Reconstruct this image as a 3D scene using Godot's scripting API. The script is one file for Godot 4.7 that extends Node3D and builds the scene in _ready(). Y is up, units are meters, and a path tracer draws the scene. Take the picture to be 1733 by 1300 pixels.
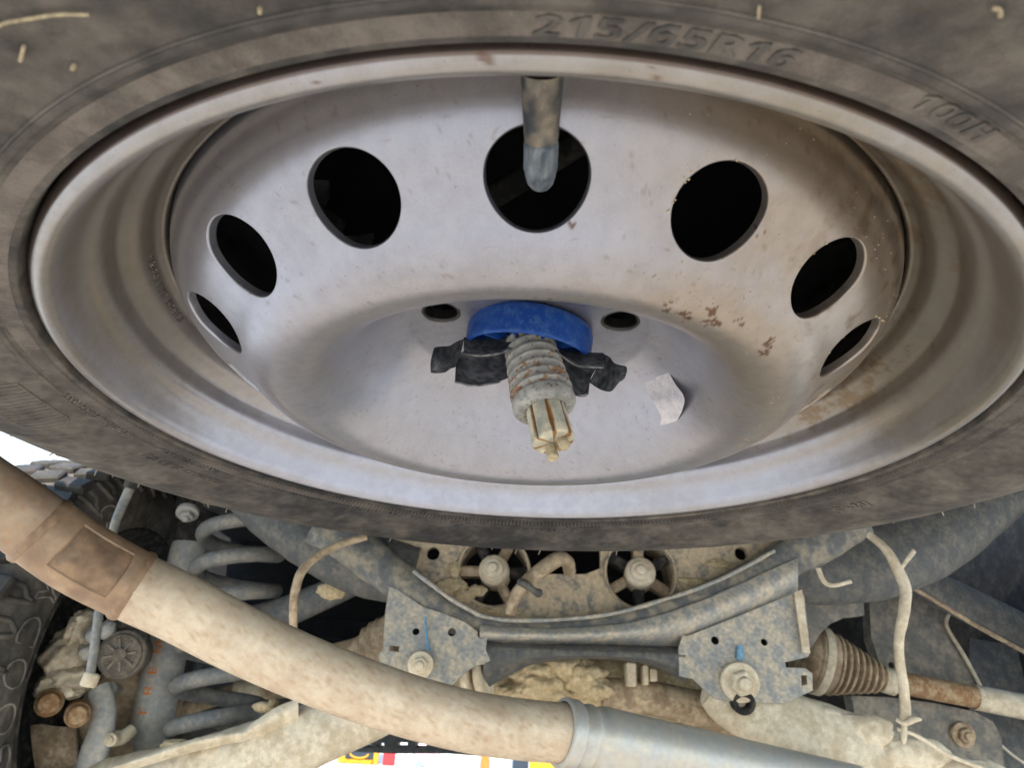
extends Node3D
# A steel spare wheel slung under the rear of a car, seen from below and behind, with the rear axle beyond it.

const F := 1197.15            # focal length in pixels of the 1733 x 1300 photograph
const W0 := 1733.0
const H0 := 1300.0
const LIP := 0.52             # height of the spare wheel's lip plane above the ground
var eye := Vector3(-0.008, 0.3828, 0.3351)
var view := Basis(Vector3.RIGHT, 0.429) * Basis(Vector3.BACK, 0.0498)
var nz := FastNoiseLite.new()
var M := {}
var used := {}
var rng := RandomNumberGenerator.new()

# ------------------------------------------------------------------ measuring
func ray(px: float, py: float) -> Vector3:
	return view * Vector3((px - W0 / 2) / F, -(py - H0 / 2) / F, -1.0)
func at(px: float, py: float, d: float) -> Vector3:
	return eye + ray(px, py) * d
func depth_z(px: float, py: float, z: float) -> float:
	return (z - eye.z) / ray(px, py).z
func on_z(px: float, py: float, z: float) -> Vector3:
	return eye + ray(px, py) * depth_z(px, py, z)
func on_x(px: float, py: float, x: float) -> Vector3:
	var d := ray(px, py)
	return eye + d * ((x - eye.x) / d.x)
func fb(p: Vector3, f: float) -> float:
	return nz.get_noise_3dv(p * f)
func ss(a: float, b: float, x: float) -> float:
	return smoothstep(a, b, x)

# ------------------------------------------------------------------ mesh building
class Geo:
	var v := PackedVector3Array()
	var n := PackedVector3Array()
	var ix := PackedInt32Array()

	func grid(rows: Array, wrap := false, sign := 0) -> void:
		var R := rows.size()
		var C: int = rows[0].size()
		var b := v.size()
		var nn := PackedVector3Array()
		var mid := Vector3.ZERO
		for r in rows:
			for p in r: mid += p
		mid /= R * C
		var score := 0.0
		for i in R:
			var up: PackedVector3Array = rows[maxi(i - 1, 0)]
			var dn: PackedVector3Array = rows[mini(i + 1, R - 1)]
			var me: PackedVector3Array = rows[i]
			for j in C:
				var jl := (j + C - 1) % C if wrap else maxi(j - 1, 0)
				var jr := (j + 1) % C if wrap else mini(j + 1, C - 1)
				var du := me[jr] - me[jl]
				if du.length_squared() < 1e-14:
					du = (up[jr] - up[jl]) + (dn[jr] - dn[jl])
				var dv := dn[j] - up[j]
				var q := du.normalized().cross(dv.normalized())
				q = q.normalized() if q.length_squared() > 1e-12 else Vector3.UP
				nn.append(q)
				score += q.dot(me[j] - mid)
		var s := 1.0 if score >= 0.0 else -1.0
		if sign == 2: s = -s              # seen from inside
		for i in R:
			v.append_array(rows[i])
		for q in nn: n.append(q * s)
		for i in R - 1:
			for j in (C if wrap else C - 1):
				var j2 := (j + 1) % C
				var a := b + i * C + j
				var bb := b + i * C + j2
				var c := b + (i + 1) * C + j2
				var d := b + (i + 1) * C + j
				if s > 0: ix.append_array(PackedInt32Array([a, c, bb, a, d, c]))
				else: ix.append_array(PackedInt32Array([a, bb, c, a, c, d]))

	func face(pts: Array, out: Vector3) -> void:          # flat convex polygon
		var b := v.size()
		var nn: Vector3 = (pts[1] - pts[0]).cross(pts[2] - pts[0]).normalized()
		var s := 1.0 if nn.dot(out) >= 0 else -1.0
		for p in pts:
			v.append(p); n.append(nn * s)
		for k in range(1, pts.size() - 1):
			if s > 0: ix.append_array(PackedInt32Array([b, b + k + 1, b + k]))
			else: ix.append_array(PackedInt32Array([b, b + k, b + k + 1]))

	func cap(ring: PackedVector3Array, out: Vector3) -> void:
		var c := Vector3.ZERO
		for p in ring: c += p
		c /= ring.size()
		for k in ring.size():
			face([c, ring[k], ring[(k + 1) % ring.size()]], out)

	func mesh(mat: Material, paint = null) -> ArrayMesh:
		var a := []
		a.resize(Mesh.ARRAY_MAX)
		a[Mesh.ARRAY_VERTEX] = v
		a[Mesh.ARRAY_NORMAL] = n
		a[Mesh.ARRAY_INDEX] = ix
		if paint != null:
			var c := PackedColorArray()
			c.resize(v.size())
			for i in v.size(): c[i] = paint.call(v[i])
			a[Mesh.ARRAY_COLOR] = c
		var m := ArrayMesh.new()
		m.add_surface_from_arrays(Mesh.PRIMITIVE_TRIANGLES, a)
		m.surface_set_material(0, mat)
		return m

func frame_of(axis: Vector3) -> Basis:                    # y along the axis
	var y := axis.normalized()
	var x := y.cross(Vector3.BACK) if absf(y.z) < 0.9 else y.cross(Vector3.RIGHT)
	x = x.normalized()
	return Basis(x, y, x.cross(y))

func lathe(g: Geo, prof: Array, seg: int, o := Vector3.ZERO, axis := Vector3.UP, sign := 0, wob := 0.0) -> void:
	var fr := frame_of(axis)
	var rows := []
	for q in prof:
		var row := PackedVector3Array()
		for j in seg:
			var a := TAU * j / seg
			var rr: float = q[0]
			if wob > 0.0: rr += wob * nz.get_noise_3d(cos(a) * 60 + q[1] * 900, sin(a) * 60, o.x * 300)
			row.append(o + fr * Vector3(sin(a) * rr, q[1], cos(a) * rr))
		rows.append(row)
	g.grid(rows, true, sign)

func smooth(pts: Array, k := 8) -> Array:                 # Catmull-Rom through rows of numbers
	var out := []
	for i in pts.size() - 1:
		var p0: Array = pts[maxi(i - 1, 0)]
		var p1: Array = pts[i]
		var p2: Array = pts[i + 1]
		var p3: Array = pts[mini(i + 2, pts.size() - 1)]
		for s in k:
			var q := []
			for e in p1.size(): q.append(cubic_interpolate(p1[e], p2[e], p0[e], p3[e], float(s) / k))
			out.append(q)
	out.append(pts[-1])
	return out

func tube(g: Geo, pts: Array, seg := 16, k := 8, caps := true, wob := 0.0, flat := 1.0) -> void:   # pts: [x, y, z, r]
	var s: Array = smooth(pts, k) if k > 1 else pts
	var rows := []
	var x := Vector3.ZERO
	for i in s.size():
		var p := Vector3(s[i][0], s[i][1], s[i][2])
		var a: Array = s[maxi(i - 1, 0)]
		var b: Array = s[mini(i + 1, s.size() - 1)]
		var t := Vector3(b[0] - a[0], b[1] - a[1], b[2] - a[2]).normalized()
		if x == Vector3.ZERO: x = frame_of(t).x
		x = (x - t * x.dot(t)).normalized()
		var y := t.cross(x)
		var row := PackedVector3Array()
		for j in seg:
			var an := TAU * j / seg
			var r: float = s[i][3]
			if wob > 0.0: r *= 1.0 + wob * fb(p + x * cos(an) * r + y * sin(an) * r, 40.0)
			row.append(p + x * cos(an) * r + y * sin(an) * r * flat)
		rows.append(row)
	g.grid(rows, true)
	if caps:
		var d0: Vector3 = rows[0][0] - rows[1][0]
		g.cap(rows[0], d0)
		g.cap(rows[-1], rows[-1][0] - rows[-2][0])

func zt(pts: Array) -> Array:                             # [px, py, z, radius in px] to [x, y, z, r]
	var out := []
	for q in pts:
		var p := on_z(q[0], q[1], q[2])
		out.append([p.x, p.y, p.z, q[3] * depth_z(q[0], q[1], q[2]) / F / pow(ray(q[0], q[1]).length(), 0.8)])
	return out

func sheet(g: Geo, rows: Array, back: Vector3, wrap := false) -> void:       # pressed sheet metal with thickness
	g.grid(rows, wrap, 0)
	var other := []
	for r in rows:
		var q := PackedVector3Array()
		for p in r: q.append(p + back)
		other.append(q)
	# make the front face away from the back
	g.grid(other, wrap, 0)
	g.grid([rows[0], other[0]], wrap)
	g.grid([rows[-1], other[-1]], wrap)
	if not wrap:
		for e in [0, rows[0].size() - 1]:
			var a := PackedVector3Array()
			var b := PackedVector3Array()
			for i in rows.size():
				a.append(rows[i][e]); b.append(other[i][e])
			g.grid([a, b])

func smooth_rows(rows: Array, k: int) -> Array:
	var out := []
	for r in rows:
		var flat := []
		for p in r: flat.append([p.x, p.y, p.z])
		var s := smooth(flat, k)
		var q := PackedVector3Array()
		for e in s: q.append(Vector3(e[0], e[1], e[2]))
		out.append(q)
	return out

func smooth_grid(rows: Array, k: int, k2: int) -> Array:
	var a := smooth_rows(rows, k)
	var cols := []
	for j in a[0].size():
		var c := PackedVector3Array()
		for i in a.size(): c.append(a[i][j])
		cols.append(c)
	return smooth_rows(cols, k2)

func prism(g: Geo, o: Vector3, axis: Vector3, r: float, sides: int, length: float, bev := 0.0008, turn := 0.0) -> void:
	var fr := frame_of(axis)
	var rings := []
	for q in [[r, 0.0], [r, length - bev], [r - bev, length]]:
		var ring := PackedVector3Array()
		for j in sides:
			var a := TAU * j / sides + turn
			ring.append(o + fr * Vector3(sin(a) * q[0], q[1], cos(a) * q[0]))
		rings.append(ring)
	for k in 2:
		for j in sides:
			var j2 := (j + 1) % sides
			var m: Vector3 = (rings[k][j] + rings[k][j2]) / 2 - o
			g.face([rings[k][j], rings[k][j2], rings[k + 1][j2], rings[k + 1][j]], m - axis.normalized() * m.dot(axis.normalized()) + axis.normalized() * r * 0.2 * k)
	g.cap(rings[2], axis)

func block(g: Geo, xf: Transform3D, s: Vector3, b: float) -> void:           # box with chamfered edges
	var h := s / 2
	for ax in 3:
		for sg in [-1.0, 1.0]:
			var u := (ax + 1) % 3
			var w := (ax + 2) % 3
			var pts := []
			for q in [[-1, -1], [1, -1], [1, 1], [-1, 1]]:
				var p := Vector3.ZERO
				p[ax] = sg * h[ax]; p[u] = q[0] * (h[u] - b); p[w] = q[1] * (h[w] - b)
				pts.append(xf * p)
			var o := Vector3.ZERO
			o[ax] = sg
			g.face(pts, xf.basis * o)
	for ax in 3:
		var u := (ax + 1) % 3
		var w := (ax + 2) % 3
		for q in [[-1.0, -1.0], [1.0, -1.0], [1.0, 1.0], [-1.0, 1.0]]:
			var pts := []
			for e in [[-1, 0], [1, 0], [1, 1], [-1, 1]]:
				var p := Vector3.ZERO
				p[ax] = e[0] * (h[ax] - b)
				p[u] = q[0] * (h[u] - (b if e[1] == 0 else 0.0))
				p[w] = q[1] * (h[w] - (0.0 if e[1] == 0 else b))
				pts.append(xf * p)
			var o := Vector3.ZERO
			o[u] = q[0]; o[w] = q[1]
			g.face(pts, xf.basis * o)
	for i in 8:
		var q := Vector3(1 if i & 1 else -1, 1 if i & 2 else -1, 1 if i & 4 else -1)
		var pts := []
		for ax in 3:
			var p := Vector3(q.x * (h.x - b), q.y * (h.y - b), q.z * (h.z - b))
			p[ax] = q[ax] * h[ax]
			pts.append(xf * p)
		g.face(pts, xf.basis * q)

# ------------------------------------------------------------------ scene tree
func numbered(n: String) -> String:
	if not used.has(n):
		used[n] = 0
		return n
	used[n] += 1
	return "%s_%03d" % [n, used[n]]

func thing(n: String, label: String, cat: String, base: Vector3, group := "") -> Node3D:
	var o := Node3D.new()
	o.name = numbered(n)
	o.position = base
	add_child(o)
	o.set_meta("label", label); o.set_meta("category", cat)
	if group: o.set_meta("group", group)
	return o

func put(parent: Node3D, n: String, m: Mesh, label := "") -> MeshInstance3D:   # a part built in world coordinates
	var o := MeshInstance3D.new()
	o.name = n
	o.mesh = m
	parent.add_child(o, true)
	var off := Vector3.ZERO
	var q: Node = parent
	while q != self:
		off += (q as Node3D).position
		q = q.get_parent()
	o.position = -off
	if label: o.set_meta("label", label)
	return o

func stuff(o: Node3D) -> void:
	o.set_meta("kind", "stuff")

# ------------------------------------------------------------------ materials
func noise_bytes(size: int, seed: int, freq: float, oct := 4, kind := FastNoiseLite.TYPE_SIMPLEX_SMOOTH) -> PackedByteArray:
	var f := FastNoiseLite.new()
	f.seed = seed; f.frequency = freq; f.noise_type = kind
	f.fractal_octaves = oct
	var im := f.get_seamless_image(size, size)
	im.convert(Image.FORMAT_L8)
	return im.get_data()

func white(size: int, seed: int, soft := 1) -> PackedByteArray:
	var r := RandomNumberGenerator.new()
	r.seed = seed
	var a := PackedByteArray()
	a.resize(size * size)
	for i in a.size(): a[i] = r.randi() & 255
	if soft > 0:
		var b := PackedByteArray()
		b.resize(size * size)
		for y in size:
			var u := ((y + 1) % size) * size
			for x in size: b[y * size + x] = (a[y * size + x] + a[y * size + (x + 1) % size] + a[u + x] + a[u + (x + 1) % size]) >> 2
		return b
	return a

func tex(size: int, data: PackedByteArray, fmt: Image.Format) -> ImageTexture:
	var im := Image.create_from_data(size, size, false, fmt, data)
	im.generate_mipmaps()
	return ImageTexture.create_from_image(im)

var coarse: PackedByteArray
var mid: PackedByteArray
var fine: PackedByteArray
var bump_tex: ImageTexture
var scratch_tex: ImageTexture

func two_tone(a: Color, b: Color, cover: float, soft: float, grain: float, speck := 0.0, sc := Color(0.2, 0.12, 0.07)) -> ImageTexture:
	# a below, b (dirt) over it where the noise is high; cover 0..1
	var S := 512
	var out := PackedByteArray()
	out.resize(S * S * 3)
	var lo := 1.0 - cover - soft
	var hi := 1.0 - cover + soft
	for i in S * S:
		var t := (coarse[i] * 0.55 + mid[i] * 0.3 + fine[i] * 0.15) / 255.0
		t = clampf((t - 0.5) * 2.2 + 0.5, 0.0, 1.0)
		var w := smoothstep(lo, hi, t)
		var g := 1.0 + grain * ((fine[i] + mid[(i + 70000) % (S * S)]) / 255.0 - 1.0)
		var c := a.lerp(b, w) * g
		if speck > 0.0 and mid[(i * 3 + 40000) % (S * S)] + fine[i] * 0.5 < 150.0 * speck: c = c.lerp(sc, 0.6)
		out[i * 3] = clampi(int(c.r * 255), 0, 255)
		out[i * 3 + 1] = clampi(int(c.g * 255), 0, 255)
		out[i * 3 + 2] = clampi(int(c.b * 255), 0, 255)
	return tex(S, out, Image.FORMAT_RGB8)

func mat(n: String, t: Texture2D, tile: float, rough: float, metal := 0.0, bump := 0.02, tint := false) -> StandardMaterial3D:
	var m := StandardMaterial3D.new()
	m.resource_name = n
	m.albedo_texture = t
	m.uv1_triplanar = true
	m.uv1_scale = Vector3.ONE / tile
	m.uv1_triplanar_sharpness = 4.0
	m.roughness = rough
	m.metallic = metal
	m.metallic_specular = 0.4
	if bump > 0.0:
		m.heightmap_enabled = true
		m.heightmap_texture = bump_tex
		m.heightmap_scale = bump
	m.vertex_color_use_as_albedo = tint
	M[n] = m
	return m

func make_materials() -> void:
	coarse = noise_bytes(512, 11, 0.008, 5)
	mid = noise_bytes(512, 23, 0.03, 4)
	fine = white(512, 5)
	var bd := PackedByteArray()
	bd.resize(512 * 512)
	for i in bd.size(): bd[i] = (mid[i] * 2 + fine[i]) / 3
	bump_tex = tex(512, bd, Image.FORMAT_L8)
	var w := Color(1, 1, 1)
	var neutral := two_tone(w * 0.80, w * 0.98, 0.5, 0.4, 0.12)
	var speckled := two_tone(w * 0.955, w * 0.995, 0.5, 0.5, 0.07, 0.46, Color(0.42, 0.37, 0.32))
	mat("paint", speckled, 0.13, 0.31, 0.78, 0.005, true)
	mat("rim_paint", speckled, 0.13, 0.30, 0.75, 0.003, true)
	mat("rubber", neutral, 0.14, 0.8, 0.0, 0.03, true)
	mat("tinted", neutral, 0.12, 0.7, 0.0, 0.02, true)
	mat("boot", two_tone(Color(0.40, 0.40, 0.38), Color(0.56, 0.54, 0.49), 0.6, 0.3, 0.2), 0.05, 0.75, 0.0, 0.01)
	mat("blue", two_tone(Color(0.05, 0.24, 0.53), Color(0.20, 0.34, 0.56), 0.35, 0.4, 0.15), 0.03, 0.5, 0.0, 0.004)
	mat("black_plastic", two_tone(Color(0.17, 0.18, 0.20), Color(0.30, 0.31, 0.32), 0.35, 0.5, 0.35), 0.018, 0.5, 0.0, 0.01)
	mat("dark", two_tone(Color(0.03, 0.03, 0.04), Color(0.07, 0.07, 0.075), 0.4, 0.3, 0.2), 0.3, 0.9, 0.0, 0.0)
	mat("black_rubber", two_tone(Color(0.15, 0.15, 0.15), Color(0.30, 0.28, 0.25), 0.4, 0.3, 0.2), 0.1, 0.85)
	mat("steel_blue", two_tone(Color(0.60, 0.60, 0.59), Color(0.76, 0.71, 0.63), 0.48, 0.42, 0.22, 0.3, Color(0.24, 0.28, 0.34)), 0.11, 0.6, 0.1, 0.02)
	mat("steel_mid", two_tone(Color(0.40, 0.405, 0.405), Color(0.60, 0.56, 0.49), 0.45, 0.4, 0.2, 0.3, Color(0.24, 0.26, 0.30)), 0.2, 0.6, 0.1, 0.02)
	mat("plate_grey", two_tone(Color(0.45, 0.44, 0.42), Color(0.60, 0.56, 0.50), 0.45, 0.45, 0.18), 0.18, 0.7, 0.0, 0.02)
	mat("spring_grey", two_tone(Color(0.47, 0.475, 0.47), Color(0.60, 0.575, 0.53), 0.42, 0.5, 0.15), 0.12, 0.6, 0.1)
	mat("motor", two_tone(Color(0.38, 0.355, 0.32), Color(0.50, 0.46, 0.41), 0.45, 0.4, 0.2), 0.08, 0.85)
	mat("steel_dusty", two_tone(Color(0.52, 0.50, 0.47), Color(0.77, 0.69, 0.575), 0.74, 0.36, 0.2, 0.25, Color(0.28, 0.29, 0.32)), 0.14, 0.75, 0.0, 0.04)
	mat("steel_dark", two_tone(Color(0.33, 0.335, 0.335), Color(0.44, 0.42, 0.39), 0.4, 0.5, 0.2), 0.12, 0.6, 0.1, 0.02)
	mat("dust", two_tone(Color(0.78, 0.715, 0.61), Color(0.87, 0.815, 0.72), 0.55, 0.3, 0.15), 0.2, 0.9, 0.0, 0.03)
	mat("mud", two_tone(Color(0.72, 0.64, 0.50), Color(0.82, 0.74, 0.60), 0.5, 0.4, 0.2), 0.12, 0.95, 0.0, 0.12)
	mat("brown_dust", two_tone(Color(0.58, 0.50, 0.41), Color(0.74, 0.66, 0.55), 0.5, 0.3, 0.2), 0.15, 0.9, 0.0, 0.04)
	mat("pipe", two_tone(Color(0.80, 0.71, 0.61), Color(0.86, 0.79, 0.69), 0.5, 0.5, 0.08, 0.35, Color(0.42, 0.31, 0.22)), 0.13, 0.48, 0.15, 0.015, true)
	mat("pipe_steel", two_tone(Color(0.73, 0.725, 0.71), Color(0.78, 0.745, 0.685), 0.4, 0.5, 0.08, 0.35, Color(0.56, 0.47, 0.38)), 0.15, 0.42, 0.4, 0.008)
	mat("rusty", two_tone(Color(0.58, 0.44, 0.31), Color(0.70, 0.60, 0.47), 0.45, 0.25, 0.2, 0.5, Color(0.38, 0.22, 0.13)), 0.1, 0.8)
	mat("shock", two_tone(Color(0.64, 0.645, 0.64), Color(0.74, 0.71, 0.66), 0.45, 0.5, 0.15), 0.15, 0.6, 0.1)
	mat("orange", two_tone(Color(0.92, 0.50, 0.16), Color(0.85, 0.55, 0.28), 0.4, 0.3, 0.1), 0.05, 0.7, 0.0, 0.0)
	mat("paper", two_tone(Color(0.70, 0.68, 0.70), Color(0.78, 0.76, 0.76), 0.6, 0.3, 0.08, 0.3, Color(0.5, 0.5, 0.5)), 0.03, 0.8, 0.0, 0.006)
	mat("chalk_blue", two_tone(Color(0.35, 0.58, 0.75), Color(0.55, 0.66, 0.70), 0.4, 0.3, 0.2), 0.03, 0.9, 0.0, 0.0)
	mat("straw", two_tone(Color(0.66, 0.60, 0.48), Color(0.56, 0.50, 0.40), 0.4, 0.3, 0.2), 0.02, 0.9, 0.0, 0.0)
	mat("liner", two_tone(Color(0.20, 0.185, 0.17), Color(0.28, 0.26, 0.235), 0.4, 0.5, 0.2), 0.2, 0.9)
	mat("ground", two_tone(Color(0.71, 0.69, 0.655), Color(0.77, 0.75, 0.715), 0.5, 0.4, 0.2), 0.9, 0.95, 0.0, 0.1)
	for q in [["yellow", Color(0.72, 0.52, 0.08)], ["red", Color(0.66, 0.14, 0.16)], ["white", Color(0.74, 0.74, 0.74)], ["pink", Color(0.82, 0.70, 0.72)], ["board_orange", Color(0.86, 0.38, 0.12)], ["navy", Color(0.10, 0.15, 0.20)], ["pale_blue", Color(0.45, 0.6, 0.78)]]:
		mat(q[0], two_tone(q[1], q[1] * 0.9, 0.3, 0.3, 0.05), 0.5, 0.6, 0.0, 0.0)

# ------------------------------------------------------------------ the spare wheel (own axes: y up into the wheel, phi from +z towards +x)
var prof := []            # dense [r, h, s] of the disc face
func disc_build_profile() -> void:
	var k := [[0.1812, 0.066], [0.1805, 0.056], [0.1785, 0.046], [0.1735, 0.0355], [0.1650, 0.0265], [0.154, 0.019], [0.145, 0.0125], [0.136, 0.0044], [0.128, 0.0000], [0.121, -0.0013], [0.114, -0.0006], [0.107, 0.0023], [0.0995, 0.0085], [0.0915, 0.018], [0.0835, 0.029], [0.0755, 0.0385], [0.0675, 0.0448], [0.060, 0.0475], [0.045, 0.048], [0.030, 0.048], [0.0135, 0.048]]
	var s := 0.0
	for q in smooth(k, 10):
		if prof.size(): s += Vector2(q[0] - prof[-1][0], q[1] - prof[-1][1]).length()
		prof.append([q[0], q[1], s])
func prof_at(s: float) -> Array:       # r, h, normal r, normal h
	var i := 0
	while i < prof.size() - 2 and prof[i + 1][2] < s: i += 1
	var a: Array = prof[i]
	var b: Array = prof[i + 1]
	var t := clampf((s - a[2]) / (b[2] - a[2]), 0.0, 1.0)
	var p0: Array = prof[maxi(i - 2, 0)]
	var p1: Array = prof[mini(i + 3, prof.size() - 1)]
	var d := Vector2(p1[0] - p0[0], p1[1] - p0[1]).normalized()
	return [lerpf(a[0], b[0], t), lerpf(a[1], b[1], t), -d.y, d.x]
func s_of(r: float) -> float:
	for i in prof.size() - 1:
		if prof[i + 1][0] <= r: return lerpf(prof[i][2], prof[i + 1][2], (prof[i][0] - r) / maxf(prof[i][0] - prof[i + 1][0], 1e-9))
	return prof[-1][2]
func h_of(r: float) -> float:
	return prof_at(s_of(r))[1]
func on_disc(px: float, py: float) -> Vector3:      # local
	var d := ray(px, py)
	var t := 0.12
	while t < 0.9:
		var p := eye + d * t - Vector3(0, LIP, 0)
		var r := Vector2(p.x, p.z).length()
		if r < 0.1805 and r > 0.014 and p.y >= h_of(r): return p
		t += 0.0008
	return Vector3.ZERO
func disc_point(s: float, phi: float, inset := 0.0) -> Array:
	var q := prof_at(s)
	var nr: float = q[2]
	var nh: float = q[3]
	if nh > 0: nr = -nr; nh = -nh           # towards the viewer, downwards
	var r: float = q[0] - nr * inset
	var h: float = q[1] - nh * inset
	return [Vector3(sin(phi) * r, h, cos(phi) * r), Vector3(sin(phi) * nr, nh, cos(phi) * nr)]

func disc_band(g: Geo, s0: float, s1: float, rows: int, seg: int) -> void:
	var b := g.v.size()
	for i in rows + 1:
		for j in seg:
			var q := disc_point(lerpf(s0, s1, float(i) / rows), TAU * j / seg)
			g.v.append(q[0]); g.n.append(q[1])
	for i in rows:
		for j in seg:
			var j2 := (j + 1) % seg
			quad_by_normal(g, b + i * seg + j, b + i * seg + j2, b + (i + 1) * seg + j2, b + (i + 1) * seg + j)
func quad_by_normal(g: Geo, a: int, b: int, c: int, d: int) -> void:
	var k := (g.v[c] - g.v[a]).cross(g.v[d] - g.v[b])
	if k.dot(g.n[a] + g.n[c]) < 0: g.ix.append_array(PackedInt32Array([a, b, c, a, c, d]))
	else: g.ix.append_array(PackedInt32Array([a, c, b, a, d, c]))

func disc_hole(g: Geo, phi0: float, half: float, r0: float, s0: float, s1: float, hole: float, cone: float, thick: float, per: int) -> void:
	# one sector of the face, from s0 to s1 and +-half, with a round hole in its middle and the hole's wall
	var sm := (s0 + s1) / 2
	var edge := []
	for e in 4:
		for k in per:
			var t := -1.0 + 2.0 * k / per
			edge.append([Vector2(t, -1), Vector2(1, t), Vector2(-t, 1), Vector2(-1, -t)][e] * Vector2(half * r0, (s1 - s0) / 2))
	var C: int = edge.size()
	var rows := [[hole, thick, 1.0], [hole, 0.0012, 1.0], [lerpf(hole, cone, 0.4), 0.0004, 0.6], [cone, 0.0, 0.0]]
	for k in 16: rows.append([-float(k + 1) / 16, 0, 0])
	var b := g.v.size()
	for q in rows:
		for j in C:
			var e: Vector2 = edge[j]
			var dir := e.normalized()
			var u: Vector2 = dir * q[0] if q[0] > 0 else (dir * cone).lerp(e, -q[0])
			var p := disc_point(sm + u.y, phi0 + u.x / r0, q[1])
			var nn: Vector3 = p[1]
			if q[2] > 0:
				var c := disc_point(sm, phi0)
				var inw: Vector3 = (c[0] - p[0])
				inw = (inw - nn * inw.dot(nn)).normalized()
				nn = nn.lerp(inw, q[2]).normalized()
			g.v.append(p[0]); g.n.append(nn)
	for i in rows.size() - 1:
		for j in C:
			var j2 := (j + 1) % C
			quad_by_normal(g, b + i * C + j, b + i * C + j2, b + (i + 1) * C + j2, b + (i + 1) * C + j)

const SILVER := Color(0.36, 0.355, 0.395)
const TAN := Color(0.33, 0.265, 0.20)
const RUST := Color(0.10, 0.042, 0.02)
var rust_spots := []
func paint_disc(p: Vector3) -> Color:
	var r := Vector2(p.x, p.z).length()
	var n1 := fb(p, 14.0)
	var n2 := fb(p + Vector3(3, 1, 7), 70.0)
	var n3 := fb(p + Vector3(9, 5, 2), 260.0)
	var w := ss(0.02, 0.14, p.x + 0.35 * (p.z - 0.05)) * 0.9 * ss(0.085, 0.12, r)
	w += 0.45 * ss(0.030, 0.008, absf(r - 0.112)) * ss(-0.02, 0.08, p.z) * ss(-0.2, 0.1, p.x)
	w += n1 * (0.05 + 0.2 * w) + n2 * 0.28 * w + n3 * 0.03
	w = clampf(w, 0.0, 0.85)
	var c := SILVER.lerp(TAN, w)
	# brown silt runs on the right-hand side
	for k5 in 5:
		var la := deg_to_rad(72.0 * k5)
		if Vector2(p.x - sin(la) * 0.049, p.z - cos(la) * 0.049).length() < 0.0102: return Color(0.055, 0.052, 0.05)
	var silt := ss(0.12, 0.42, n2 + n3 * 0.5 + n1 * 0.5) * ss(0.07, 0.15, p.x) * ss(0.12, 0.15, r)
	c = c.lerp(Color(0.17, 0.105, 0.06), 0.75 * silt)
	if n3 > 0.42 and n2 > 0.1: c = c.lerp(Color(0.2, 0.15, 0.11), 0.4)
	for q in rust_spots:
		var d := p.distance_to(q[0])
		if d < q[1] * 1.6 and d / q[1] + fb(p + Vector3(5, 5, 5), 330.0) * 1.5 < 0.85: c = c.lerp(RUST, 0.85)
	return c
func paint_rim(p: Vector3) -> Color:
	var r := Vector2(p.x, p.z).length()
	var n1 := fb(p, 12.0)
	var n2 := fb(p + Vector3(3, 1, 7), 60.0)
	var n3 := fb(p + Vector3(8, 2, 4), 240.0)
	var w := 0.12 + 0.9 * ss(-0.12, 0.15, p.z + 0.35 * absf(p.x)) + 0.3 * ss(0.0, 0.2, p.x)
	w = clampf(w * 0.72 + (0.25 * ss(0.004, 0.012, p.y) * ss(-0.05, 0.08, p.z + 0.3 * absf(p.x))) + n1 * 0.25 + n2 * 0.12 + n3 * 0.05, 0.0, 0.95)
	var c := Color(0.42, 0.425, 0.485).lerp(Color(0.29, 0.25, 0.20), w)
	if p.y > 0.024:
		c = c.lerp(Color(0.27, 0.23, 0.18), (0.15 + 0.4 * ss(0.05, 0.15, p.x)) * ss(0.024, 0.034, p.y))
		if p.x > 0.08: c = c.lerp(Color(0.20, 0.135, 0.08), 0.65 * ss(0.0, 0.3, n2 + n1 + n3 * 0.6) * ss(0.08, 0.13, p.x) * ss(0.026, 0.034, p.y))
	if r > 0.2178: c = c.lerp(Color(0.10, 0.055, 0.035), 0.75)
	if r > 0.205 and p.z > 0.12 and fb(p + Vector3(1, 9, 3), 75.0) + 0.28 * ss(0.07, 0.0, absf(p.x + 0.012)) > 0.72: c = c.lerp(Color(0.12, 0.06, 0.035), 0.7)
	return c
func paint_tyre(p: Vector3) -> Color:
	var n1 := fb(p, 7.0)
	var n2 := fb(p + Vector3(3, 1, 7), 34.0)
	var n3 := fb(p + Vector3(2, 6, 4), 150.0)
	var w := 0.24 + 0.36 * ss(0.02, 0.25, p.x) + 0.24 * ss(0.0, 0.25, p.z) + 0.12 * ss(-0.15, -0.35, p.x)
	w -= 0.16 * ss(-0.18, -0.28, p.z) * ss(0.2, 0.05, p.x)
	w += n1 * 0.45 + n2 * 0.34 + n3 * 0.22
	return Color(0.022, 0.022, 0.024).lerp(Color(0.19, 0.160, 0.128), clampf(w, 0.03, 0.9))

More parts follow.
